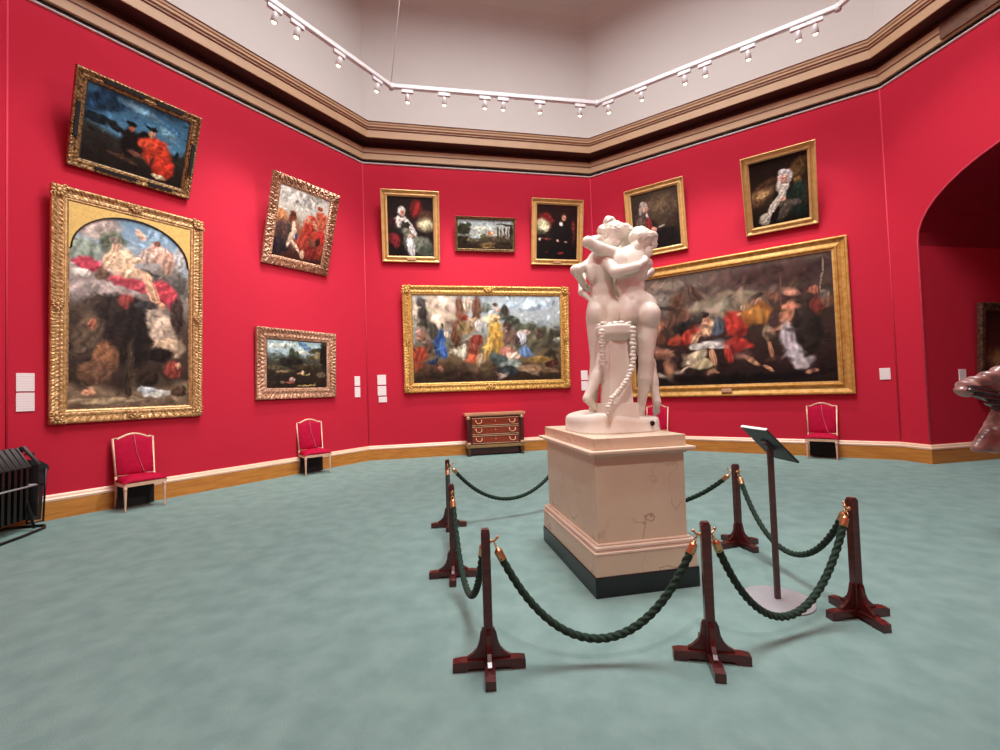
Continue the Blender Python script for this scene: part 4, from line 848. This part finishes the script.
# ground of the group
def zt(x): return .15+.03*math.cos(x*7+.6)
b = MB(); n = 40; vs = []; fs = []
ring = []
for k in range(n):
    a = 2*PI*k/n; e = 3.2
    cx = abs(math.cos(a))**(2/e)*math.copysign(1, math.cos(a)); sy = abs(math.sin(a))**(2/e)*math.copysign(1, math.sin(a))
    x, y = .40*cx, .41*sy; c_, s_ = math.cos(PED_R), math.sin(PED_R)
    ring.append((x*c_-y*s_+.045, x*s_+y*c_+.07))
levels = [(1.0,.0,0),(1.0,.012,0),(.985,.02,0),(.985,.6,1),(.97,.9,1),(.93,1.0,1),(.5,1.02,1),(.0,1.03,1)]
for sc_, z_, m_ in levels:
    for (x, y) in ring:
        xx = (x-.045)*sc_+.045; yy = (y-.07)*sc_+.07
        vs.append((xx, yy, (zt(xx)*z_ if m_ else z_)))
for i in range(len(levels)-1):
    for k in range(n): fs.append((i*n+k, i*n+(k+1)%n, (i+1)*n+(k+1)%n, (i+1)*n+k))
fs.append(tuple(range(n))[::-1])
b.add(vs, fs, True); b.build('statue_base', M_MARB, ST)
# support pillar
pl = MB(); MM = Matrix.Translation((.045,-.2,0)) @ Matrix.Rotation(PED_R, 4, 'Z')
def frust(b, w0, d0, z0, w1, d1, z1, M):
    v = [(-w0,-d0,z0),(w0,-d0,z0),(w0,d0,z0),(-w0,d0,z0),(-w1,-d1,z1),(w1,-d1,z1),(w1,d1,z1),(-w1,d1,z1)]
    b.add(v, [(0,3,2,1),(4,5,6,7),(0,1,5,4),(1,2,6,5),(2,3,7,6),(3,0,4,7)], False, M)
frust(pl, .15,.13,.1, .148,.128,.262, MM); frust(pl, .112,.1,.262, .082,.085,.83, MM)
pl.lathe([(.11,.82),(.125,.84),(.14,.86),(.155,.87),(.165,.90),(.16,.925),(.165,.94),(.155,.96),(.1,.965)], 24, MM)
pl.build('support_pillar', M_MARB, ST)
g = MB()
for k in range(15):
    a = k/15*2*PI; g.ball((.045+.13*math.cos(a), -.2+.12*math.sin(a), .97+.008*math.sin(k*2.3)), (.035,.03,.018), 8, rot=(0,20*math.sin(k),k*40))
g.ball((.045,-.2,.955), (.11,.1,.02), 10); 
g.build('carved_wreath', M_MARB, ST)
for nm, pp in (('a', GARLAND_L), ('b', GARLAND_R)):
    g = MB()
    for k, p in enumerate(pp):
        g.ball(p, (.03+.006*math.sin(k*1.9), .022, .021), 8, rot=(0, 25*math.sin(k*2.1), 0))
        g.ball((p[0]+.016*math.cos(k*2), p[1]+.01, p[2]-.014), (.016,.016,.014), 6)
    g.tube([(p[0], p[1]+.01, p[2]) for p in pp], .015, 8)
    g.build('carved_garland', M_MARB, ST)
# bronze fixing on the base
g = MB(); g.lathe([(.0,0),(.022,0),(.024,.008),(.018,.02),(.0,.022)], 14, Matrix.Translation((.335,-.262,.075)) @ Matrix.Rotation(R(90), 4, 'X')); g.tube([(.29,-.265,.075),(.335,-.27,.075)], .006, 6)
g.build('bronze_fixing', mat('dark_bronze','2A1A14',.4,.7), ST)

# ------------------------------------------------------------------ rope barrier
PH = .82
posts = {'A':(-.12,2.75),'B':(1.2,2.75),'C':(2.42,3.19),'D':(2.35,4.62),'E':(-.47,4.09),'F':(-.68,5.58),'G':(.88,6.25)}
prot = {'A':4,'B':-12,'C':6,'D':16,'E':4,'F':5,'G':12}
plabel = {'A':'dark wooden barrier post nearest the left front of the statue','B':'dark wooden barrier post right in front of the pedestal corner',
 'C':'dark wooden barrier post at the far right, right of the sign stand','D':'dark wooden barrier post behind the sign stand, right of the pedestal',
 'E':'dark wooden barrier post left of the pedestal, middle of the left row','F':'farthest dark wooden barrier post on the left, before the chest of drawers','G':'dark wooden barrier post hidden behind the pedestal'}
def make_post(name, loc, rz, label, hooks):
    t = thing('barrier_post', label, 'barrier post', loc, (0,0,rz), 'wooden rope barrier posts around the statue')
    for ang in (0, 90):
        z0 = .0; b = MB(); M = Matrix.Rotation(R(ang), 4, 'Z')
        b.prism([(-.215,z0),(-.14,z0),(-.12,.018),(.12,.018),(.14,z0),(.215,z0),(.215,.053),(.17,.06),(-.17,.06),(-.215,.053)], -.03+.0005*(ang>0), .03-.0005*(ang>0), 'y', M)
        b.build('foot_beam', M_DMAHO, t)
    for ang in (0, 90, 180, 270):
        b = MB(); M = Matrix.Rotation(R(ang), 4, 'Z')
        b.prism([(.0,.058),(.13,.058),(.127,.075),(.1,.09),(.072,.12),(.056,.16),(.048,.21),(.036,.235),(.0,.235)], -.012, .012, 'y', M)
        b.build('bracket', M_DMAHO, t)
    b = MB(); b.box((-.027,-.027,.06), (.027,.027,PH-.012), bev=.004); b.box((-.023,-.023,PH-.014), (.023,.023,PH), bev=.006)
    b.build('post', M_DMAHO, t)
    for q in hooks:
        d = (Vector(posts[q])-Vector(loc[:2])).normalized(); a = math.atan2(d.y, d.x)-rz
        b = MB(); M = Matrix.Rotation(a, 4, 'Z')
        pt = [M @ Vector(v) for v in ((.02,0,.745),(.05,0,.745),(.062,0,.752),(.07,0,.765))]
        b.tube(pt, .0065, 8); b.ball(M @ Vector((.072,0,.767)), .011, 8); b.lathe([(.014,-.0),(.014,.005)], 12, M @ Matrix.Translation((.03,0,.745)) @ Matrix.Rotation(R(90),4,'Y'))
        b.build('hook', M_BRASS, t)
    return t
links = [('A','B',.15),('B','C',.135),('C','D',.2),('D','G',.24),('G','F',.24),('F','E',.25),('E','A',.17)]
for k, (x, y) in posts.items():
    hk = [b_ for a_, b_, _ in links if a_ == k]+[a_ for a_, b_, _ in links if b_ == k]
    make_post(k, (x, y, 0), R(prot[k]), plabel[k], hk)
rl = {('A','B'):'thick dark green twisted rope sagging in front of the pedestal','('+'x':''}
rlab = {('A','B'):'dark green twisted rope sagging low in front of the pedestal',('B','C'):'dark green twisted rope sagging in front of the sign stand disc',
 ('C','D'):'dark green twisted rope sagging behind the sign stand',('D','G'):'dark green rope running behind the pedestal on its right side',
 ('G','F'):'dark green rope sagging from the farthest left post to behind the pedestal',('F','E'):'dark green rope seen end-on between the two left rear posts',
 ('E','A'):'dark green twisted rope sagging between the left front post and the middle left post'}
for a_, b_, low in links:
    A = Vector((*posts[a_], .70)); B = Vector((*posts[b_], .70)); d = (B-A); d.z = 0; L = d.length; d.normalize()
    A0 = A+d*.068; B0 = B-d*.068
    t = thing('barrier_rope', rlab[(a_, b_)], 'rope', (A+B)/2-Vector((0,0,.7)), (0,0,0), 'green ropes of the barrier around the statue')
    O_ = (A+B)/2-Vector((0,0,.7))
    # catenary solved by bisection of its parameter
    half = (B0-A0).length/2; sag = .70-low
    lo_, hi_ = .05, 50
    for _ in range(60):
        m_ = (lo_+hi_)/2
        if m_*(math.cosh(min(half/m_, 50))-1) > sag: lo_ = m_
        else: hi_ = m_
    ca = m_; n = int((half*2+sag*1.6)/.008)
    smax = ca*math.sinh(half/ca); pts_ = []
    for k in range(n+1):
        s_ = -smax+2*smax*k/n; x_ = ca*math.asinh(s_/ca)
        pts_.append((A0+B0)/2+d*x_+Vector((0,0,-sag+ca*(math.cosh(x_/ca)-1)))-O_)
    sk = int(.09/.008)
    b = MB(); b.tube(pts_[sk-2:-(sk-2)], .023, 20, rfun=lambda th, s: .74+.34*abs(math.cos(1.5*(th)+s*62)))
    b.build('rope', M_ROPE, t)
    for sd in (0, 1):
        q = pts_[:sk+1] if sd == 0 else pts_[-(sk+1):][::-1]
        b = MB(); rs = [.012,.014]+[.0245]*(len(q)-3)+[.026]
        b.tube(q, rs, 14)
        e = q[0]; u_ = (q[0]-q[2]).normalized()
        ringp = [e+u_*.012+Vector((0,0,0))+(u_*math.cos(w_)+Vector((-d.y,d.x,0))*math.sin(w_))*.013 for w_ in [2*PI*z/12 for z in range(12)]]
        b.tube(ringp, .004, 6, closed=True); b.tube([e+u_*.02, e+u_*.045], .005, 6)
        b.build('brass_ferrule', M_BRASS, t)

# ------------------------------------------------------------------ sign stand
LX, LY = 2.03, 3.46
t = thing('sign_stand', 'slanted dark reading panel on a thin post with a pale grey disc foot', 'sign stand', (LX, LY, 0))
b = MB(); b.lathe([(.235,0),(.24,.004),(.24,.01),(.232,.014),(.0,.0145)], 48, cap=True); b.build('disc_foot', M_PLATE, t)
b = MB(); b.box((-.02,-.013,.0145), (.02,.013,1.16), bev=.004); b.build('post', M_POST, t)
yaw = R(2.3); MM = Matrix.Translation((-.005, .0, 1.172)) @ Matrix.Rotation(yaw, 4, 'Z') @ Matrix.Rotation(R(46.9), 4, 'Y')
b = MB(); b.box((-.168,-.16,-.008), (.168,.16,.008), MM, bev=.004); b.build('panel', M_PANEL, t)
b = MB(); b.box((-.173,-.161,-.009), (-.1685,.161,.012), MM); b.build('edge_strip', M_CARD, t)
b = MB(); b.box((-.15,-.145,.0085), (.15,.145,.0105), MM); b.build('text_sheet', mat('pale_sheet','D9D4CC',.6), t)
b = MB(); b.box((-.05,-.035,-.02), (.05,.035,-.008), MM, bev=.004); b.box((-.02,-.02,-.03),(.02,.02,-.018), MM); b.build('bracket', M_POST, t)

# ------------------------------------------------------------------ chairs
def make_chair(loc, rz, label):
    """front faces local -y; origin at floor centre"""
    t = thing('upholstered_chair', label, 'chair', loc, (0,0,rz), 'crimson chairs standing against the walls')
    fw, bw, dp = .275, .255, .44
    def seatpoly(g=0.): return [(-fw-g,-dp/2-g),(fw+g,-dp/2-g),(bw+g,dp/2+g*.3),(-bw-g,dp/2+g*.3)]
    b = MB(); b.prism(seatpoly(), .37, .425, 'z'); b.build('seat_rail', M_CHF, t)
    # cushion
    b = MB(); n = 12; vs = []; fs = []
    for j in range(n+1):
        for i in range(n+1):
            u = i/n*2-1; v = j/n*2-1; w = (fw+(bw-fw)*(j/n))*1.02
            h = .51-.05*(abs(u)**5+abs(v)**5)+.018*(1-u*u)*(1-v*v)
            vs.append((u*w, v*dp/2*1.02, h))
    m_ = n+1
    for j in range(n):
        for i in range(n): fs.append((j*m_+i, j*m_+i+1, (j+1)*m_+i+1, (j+1)*m_+i))
    e = [i for i in range(m_)]+[j*m_+n for j in range(1, m_)]+[n*m_+i for i in range(n-1, -1, -1)]+[j*m_ for j in range(n-1, 0, -1)]
    o_ = len(vs)
    for q in e: x, y, z = vs[q]; vs.append((x, y, .425))
    for k in range(len(e)): k2 = (k+1) % len(e); fs.append((e[k2], e[k], o_+k, o_+k2))
    fs.append(tuple(o_+k for k in range(len(e))))
    b.add(vs, fs, True); b.build('seat_cushion', M_CHV, t)
    for sx in (-1, 1):
        b = MB(); b.lathe([(.011,0),(.016,.01),(.012,.03),(.016,.16),(.022,.3),(.018,.315),(.026,.325),(.026,.375)], 12, Matrix.Translation((sx*(fw-.025), -dp/2+.025, 0)))
        b.build('leg', M_CHF, t)
        b = MB(); x = sx*(bw-.02)
        b.tube([(x*1.02, dp/2+.05, 0),(x*1.01, dp/2+.015, .18),(x, dp/2-.015, .38)], [.012,.017,.02], 8); b.build('leg', M_CHF, t)
    # back: leaning frame, arched crest
    lean = R(9)
    MM = Matrix.Translation((0, dp/2-.02, .5)) @ Matrix.Rotation(-lean, 4, 'X')
    hw = .262; ht = .585
    out = [(-hw+.012,0),(-hw,ht),(-hw+.045,ht+.004),(-hw+.06,ht-.01)]
    arcp = [(-hw+.06+(2*hw-.12)*k/12, ht-.01+.072*math.sin(PI*k/12)) for k in range(1, 12)]
    path = out+arcp+[(-x, z) for x, z in out[::-1]]
    b = MB()
    pt = [MM @ Vector((x, 0, z)) for x, z in path]+[]
    b.tube(pt, .019, 8, closed=True); 
    b.build('back_frame', M_CHF, t)
    b = MB()
    for sx in (-1, 1): b.tube([MM @ Vector((sx*(hw-.012),0,0)), Vector((sx*(bw-.01), dp/2-.02, .39))], .018, 8)
    b.build('back_post', M_CHF, t)
    inner = [(-hw+.015,.012),(-hw+.012,ht-.015)]+[(x*.97, z-.015) for x, z in arcp]+[(hw-.012,ht-.015),(hw-.015,.012)]
    b = MB(); n = len(inner)
    cx_, cz_ = 0, .3
    layers = [(1,.0),(1,-.012),(.93,-.028),(.6,-.038),(.0,-.04)]
    vs = []; fs = []
    for sc_, y_ in layers:
        for x, z in inner: vs.append(MM @ Vector((cx_+(x-cx_)*sc_, y_, cz_+(z-cz_)*sc_)))
    for i in range(len(layers)-1):
        for k in range(n): fs.append((i*n+k, i*n+(k+1)%n, (i+1)*n+(k+1)%n, (i+1)*n+k))
    b.add(vs, fs, True); b.add([MM @ Vector((x, .012, z)) for x, z in inner], [tuple(range(n))])
    b.build('back_cushion', M_CHV, t)
    b = MB(); b.tube([MM @ Vector((-.0,-.045,.63)), MM @ Vector((.02,-.05,.35)), MM @ Vector((.1,-.042,.03)), Vector((.16,-.0,.525))], .004, 6)
    b.build('cord', mat('pink_cord','C8607A',.7), t)
    b = MB(); b.box((-bw+.02, dp/2-.06, .02), (bw-.02, dp/2-.045, .37)); b.build('seat_shade_sheet', M_BLK, t)  # black sheet standing in for the shade beneath the seat
    return t
c1 = wp(1, 1.385, .37); c2 = wp(1, 4.45, .33); c3 = wp(3, 4.98, .30)
ch = make_chair(c1, wrot(1)+0, 'crimson velvet chair with gilt frame under the tall arch-topped painting')
dup(ch, c2, (0,0,wrot(1)-R(14)), 'crimson velvet chair with gilt frame under the dark landscape painting')
dup(ch, c3, (0,0,wrot(3)-R(5)), 'crimson velvet chair with gilt frame under the widest painting')

# chair between the statue legs seen through: fourth crimson chair on the right wall behind the statue
dup(ch, wp(3, 1.57, .30), (0,0,wrot(3)), 'crimson chair behind the statue, only its pale frame showing beside the marble feet')

# ------------------------------------------------------------------ chest of drawers
t = thing('chest_of_drawers', 'reddish mahogany chest of three drawers with gilt mounts against the far wall', 'chest of drawers', wp(2, 3.145, .05), (0,0,wrot(2)))
Wc, Dc = .72, .36
b = MB(); b.box((-Wc,-Dc,.27), (Wc,-.01,1.0)); b.build('body', M_DMAHO, t)
b = MB(); b.box((-Wc-.06,-Dc-.05,1.015), (Wc+.06,0,1.08), bev=.008); b.box((-Wc-.03,-Dc-.03,.995),(Wc+.03,-.01,1.022), bev=.004); b.build('top', mat('pale_veneer_top','CC9470',.3,var=.12,scale=4,coat=.3), t)
b = MB(); b.box((-Wc-.03,-Dc-.03,.205), (Wc+.03,-.01,.275), bev=.006); b.build('base_rail', mat('dull_gilt_rail','A88658',.4,.4,var=.12,scale=14), t)
for zc in (.86, .635, .41):
    d_ = MB(); d_.box((-.59,-Dc-.014,zc-.085), (.59,-Dc+.01,zc+.075), bev=.004); dr = d_.build('drawer', M_MAHO, t)
    for zz in (zc-.098, zc+.088):
        g = MB(); g.box((-.6,-Dc-.02,zz-.007), (.6,-Dc,zz+.007), bev=.003); g.build('gilt_strip', M_ORM, dr)
    for sx in (-.43, .43):
        g = MB()
        g.tube([(sx-.075,-Dc-.02,zc+.03),(sx-.07,-Dc-.05,zc-.01),(sx-.035,-Dc-.055,zc-.04),(sx,-Dc-.055,zc-.045),(sx+.035,-Dc-.055,zc-.04),(sx+.07,-Dc-.05,zc-.01),(sx+.075,-Dc-.02,zc+.03)], .009, 8)
        for q in (-.075,.075): g.ball((sx+q,-Dc-.018,zc+.032), (.018,.014,.018), 8)
        g.build('handle', M_ORM, dr)
    g = MB(); g.ball((0,-Dc-.016,zc+.01), (.014,.008,.02), 8); g.build('keyhole_plate', M_ORM, dr)
for sx in (-1, 1):
    for yy in (-Dc-.0,):
        b = MB(); b.lathe([(.05,.275),(.052,.3),(.042,.33),(.045,.9),(.052,.93),(.05,.995)], 18, Matrix.Translation((sx*(Wc-.03), yy, 0))); cl = b.build('column', M_DMAHO, t)
        for z0 in (.28, .925):
            g = MB(); g.lathe([(.054,z0),(.058,z0+.02),(.05,z0+.045),(.056,z0+.065)], 18, Matrix.Translation((sx*(Wc-.03), yy, 0))); g.build('gilt_collar', M_ORM, cl)
    for yy in (-Dc-.0, -.07):
        b = MB(); b.lathe([(.03,0),(.042,.015),(.03,.05),(.052,.1),(.056,.15),(.035,.19),(.05,.205)], 18, Matrix.Translation((sx*(Wc-.04), yy, 0))); b.build('foot', M_DMAHO if yy > -.2 else mat('gilt_bronze_foot','6E4E34',.35,.5,var=.25,scale=30), t)
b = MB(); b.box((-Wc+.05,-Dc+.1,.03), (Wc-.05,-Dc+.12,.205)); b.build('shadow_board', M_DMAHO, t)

# ------------------------------------------------------------------ folded gallery stools on their rack
ax_ = wdir(0); ang0 = math.atan2(ax_.y, ax_.x)
base = Vector((-6.40, 5.97, 0))
t = thing('stool_rack', 'black metal rack with tubular floor loops holding folded stools at the left edge', 'rack', base, (0,0,ang0-PI/2))
# local: -y runs back along the near-left wall (out of the photo), x to the room
L = 1.5
b = MB()
for x in (-.2,.2): pass
b.tube([(-.22,.18,.02),(.22,.18,.02),(.3,.05,.02),(.33,-.3,.02),(.33,-L,.02),(-.22,-L,.02),(-.22,.0,.02)], .018, 8, closed=True); b.build('floor_loop', M_BLKM, t)
for y in (.0, -L+.1):
    b = MB(); b.tube([(-.2,y,.03),(.0,y,1.02),(.22,y,.03)], .018, 8); b.build('upright', M_BLKM, t)
b = MB(); b.tube([(0,.12,1.04),(0,-L,1.04)], .02, 8); b.build('hanging_bar', M_BLKM, t)
b = MB(); b.ball((0,.14,1.07), .024, 10); b.build('bar_cap', M_PLATE, t)
b = MB(); b.tube([(.245,.0,.60),(.25,-L,.60)], .012, 8); b.tube([(-.2,.05,.60),(-.2,-L,.60)], .012, 8); b.tube([(-.2,.05,.60),(.245,.0,.60)], .012, 8); b.build('guard_rail', M_PLATE, t)
def make_stool(loc, rz, label, end=False):
    t = thing('folding_stool', label, 'folding stool', loc, (0,0,rz), 'black folding stools hung on the rack')
    b = MB()   # sling seat folded over the bar
    b.prism([(-.2,.80),(-.02,1.085),(.02,1.085),(.17,.84),(.155,.82),(.0,1.06),(-.185,.78)], -.035, .035, 'y'); b.build('seat', M_BLK, t)
    b = MB()
    for y in (-.03, .03): b.tube([(-.2,y,.795),(-.02,y,1.09),(.02,y,1.09),(.17,y,.835)], .008, 6)
    b.build('seat_piping', M_GREYF, t)
    b = MB(); b.prism([(-.16,.16),(-.19,.80),(.16,.84),(.15,.16)], -.022, .022, 'y'); b.build('folded_frame', M_BLKM, t)
    return t
nth = ['nearest the end of the row','second in the row','third in the row','fourth in the row','fifth in the row']
Mr = Matrix.Rotation(ang0-PI/2, 3, 'Z')
s0 = None
for k in range(14):
    q = base+Mr @ Vector((0, -.02-.09*k, .0))
    lab = 'black folding stool hung on the rack, '+(nth[k] if k < 5 else 'beyond the photo edge')
    if s0 is None: s0 = make_stool(q, ang0-PI/2, lab)
    else: dup(s0, q, (0,0,ang0-PI/2), lab)
dup(s0, base+Mr @ Vector((.02, .09, .01)), (0,0,ang0-PI/2+R(24)), 'black folding stool fanned out at the end of the rack, its dark gable showing')
# last stool hung askew at the end
q = base+Mr @ Vector((.03, .24, -.04))
t = thing('folding_stool', 'black folding stool hung crosswise on the end of the rack, leaf-shaped seat flap', 'folding stool', q, (0,0,ang0-PI/2+R(50)), 'black folding stools hung on the rack')
b = MB(); b.prism([(-.13,.9),(-.1,.84),(-.02,.78),(.1,.76),(.17,.8),(.15,.86),(.06,.93),(-.04,.95)], -.03, .03, 'y'); b.build('seat', M_BLK, t)
b = MB(); b.prism([(-.08,.8),(-.05,.14),(.08,.12),(.12,.8)], -.03, .03, 'y'); b.build('folded_frame', M_BLK, t)
b = MB()
for x0, x1 in ((-.09,-.06),(.13,.1)): b.tube([(x0,-.035,.82),(x1,-.035,.1)], .012, 6)
b.tube([(-.07,-.035,.1),(.11,-.035,.1)], .012, 6); b.tube([(-.06,-.036,.62),(.11,-.036,.6)], .006, 6)
b.build('leg_tube', M_BLKM, t)
b = MB(); b.tube([(0,-.02,.94),(0,-.05,1.04)], .012, 6); b.tube([(.0,-.05,1.04),(-.1,-.1,1.03)], .01, 6); b.build('strap', M_BLK, t)

# ------------------------------------------------------------------ visitor at the right edge
t = thing('person', 'person in a shiny pinkish brown satin jacket with raised elbow', 'person', (5.3,4.6,0))
SK = [('e',(-.02,0,1.28),(.17,.11,.2)),('e',(-.02,0,1.5),(.2,.12,.16)),('c',(-.22,0,1.58),(.18,0,1.58),.06,.06),('e',(-.02,0,1.05),(.17,.13,.15)),
 ('c',(-.02,.0,1.6),(-.02,-.02,1.72),.06,.055),('e',(-.02,-.03,1.83),(.085,.105,.12)),('e',(-.02,-.135,1.81),(.016,.024,.026)),('e',(-.105,-.02,1.83),(.012,.02,.03)),('e',(.065,-.02,1.83),(.012,.02,.03)),
 ('c',(-.1,0,1.02),(-.1,-.06,.55),.1,.06),('c',(-.1,-.06,.55),(-.1,.02,.1),.062,.038),('c',(-.1,.02,.06),(-.1,-.16,.04),.04,.03),
 ('c',(.08,0,1.02),(.08,.05,.55),.1,.06),('c',(.08,.05,.55),(.08,.1,.1),.062,.038),('c',(.08,.1,.06),(.08,-.08,.04),.04,.03),
 ('c',(-.24,0,1.57),(-.64,-.03,1.50),.055,.045),('c',(-.64,-.03,1.50),(-.28,-.2,1.72),.043,.03),('e',(-.22,-.23,1.75),(.045,.02,.035)),
 ('c',(.2,0,1.57),(.34,0,1.28),.055,.045),('c',(.34,0,1.28),(.2,-.24,1.2),.043,.03),('e',(.17,-.28,1.2),(.04,.02,.04))]
for k in range(4): SK.append(('c', (-.19,-.25+.012*k,1.765-.018*k), (-.13,-.27+.012*k,1.775-.02*k), .009, .008)); SK.append(('c', (.15,-.3,1.225-.018*k), (.09,-.32,1.215-.018*k), .009, .008))
SK.append(('c',(-.21,-.24,1.79),(-.17,-.26,1.82),.01,.009)); SK.append(('c',(.17,-.29,1.235),(.13,-.3,1.265),.01,.009))
body = sculpt(SK, 'body', M_SKIN, t, .01, .02)
CO = [('e',(-.02,0,1.5),(.225,.15,.16)),('e',(-.02,0,1.28),(.195,.145,.24)),('c',(-.24,0,1.575),(.2,0,1.575),.075,.075),
 ('c',(-.1,0,1.25),(-.34,.02,.93),.16,.1),('c',(-.2,.02,1.1),(-.48,.02,.90),.13,.055),('c',(-.04,0,1.2),(-.1,0,.92),.18,.17),('c',(.02,0,1.2),(.12,.02,.92),.17,.15),
 ('c',(-.24,0,1.57),(-.60,-.02,1.515),.105,.078),('c',(-.60,-.03,1.51),(-.67,-.04,1.49),.075,.03),('c',(-.62,-.03,1.51),(-.34,-.17,1.69),.078,.06),
 ('c',(.2,0,1.57),(.34,0,1.28),.085,.07),('c',(.34,0,1.28),(.24,-.2,1.21),.068,.055)]
sculpt(CO, 'jacket', M_SATIN, t, .011, .035, noise=lambda X, Y, Z: np.where(Z < .87, (.87-Z)*1.2, 0)+.011*np.sin(9*np.arctan2(Y, X+.04)+Z*9)*np.clip((1.45-Z)*4, 0, 1)+.007*np.sin(X*34+Z*58+1.5*np.sin(X*11))*np.clip((Z-1.35)*6, 0, 1)+.004*np.sin(X*70+Z*26+Y*40))
sculpt([('e',(-.50,-.09,1.455),(.18,.07,.06),(0,22,0)),('e',(-.38,-.09,1.37),(.13,.08,.08),(0,45,0))], 'sleeve_fold', mat('dark_brown_satin','3A2224',.25,spec=.8), t, .009, .03, noise=lambda X, Y, Z: .012*np.sin(Z*130+X*30))  # darker satin bulges on the underside of the raised sleeve
sculpt([('e',(-.02,.02,1.86),(.1,.12,.125)),('e',(-.02,.07,1.76),(.09,.07,.12))], 'hair', M_HAIR, t, .01, .02, noise=lambda X, Y, Z: .004*np.sin(X*160)*np.sin(Y*90))
sculpt([('e',(-.01,0,.98),(.185,.15,.13)),('c',(-.1,0,1.0),(-.1,-.05,.55),.115,.085),('c',(-.1,-.05,.55),(-.1,.02,.13),.085,.07),('c',(.08,0,1.0),(.08,.05,.55),.115,.085),('c',(.08,.05,.55),(.08,.1,.13),.085,.07)], 'trousers', M_TROUS, t, .012, .02)
for x, y in ((-.1,-.06),(.08,.02)):
    b = MB(); b.ball((x, y, .045), (.052,.15,.05), 14); b.box((x-.045,y-.13,0),(x+.045,y+.13,.025), bev=.008); b.build('shoe', M_BLK, t)
for x in (-.055, .015):
    b = MB(); b.ball((x,-.122,1.845), (.014,.008,.008), 10); e_ = b.build('eye', M_CARD, body); b = MB(); b.ball((x,-.129,1.845), (.006,.004,.006), 8); b.build('iris', M_HAIR, body)
b = MB(); b.ball((-.02,-.122,1.775), (.026,.01,.008), 10); b.build('lips', mat('lips','A0524C',.5), body)
b = MB(); b.box((-.19,-.3,1.72), (-.05,-.285,1.80), bev=.004); b.box((-.165,-.305,1.76),(-.145,-.30,1.78)); o = b.build('smartphone', M_BLKM); o.location = (5.3,4.6,0)
tag(o, 'small dark phone held up by the person in the satin jacket, outside the frame', 'phone')
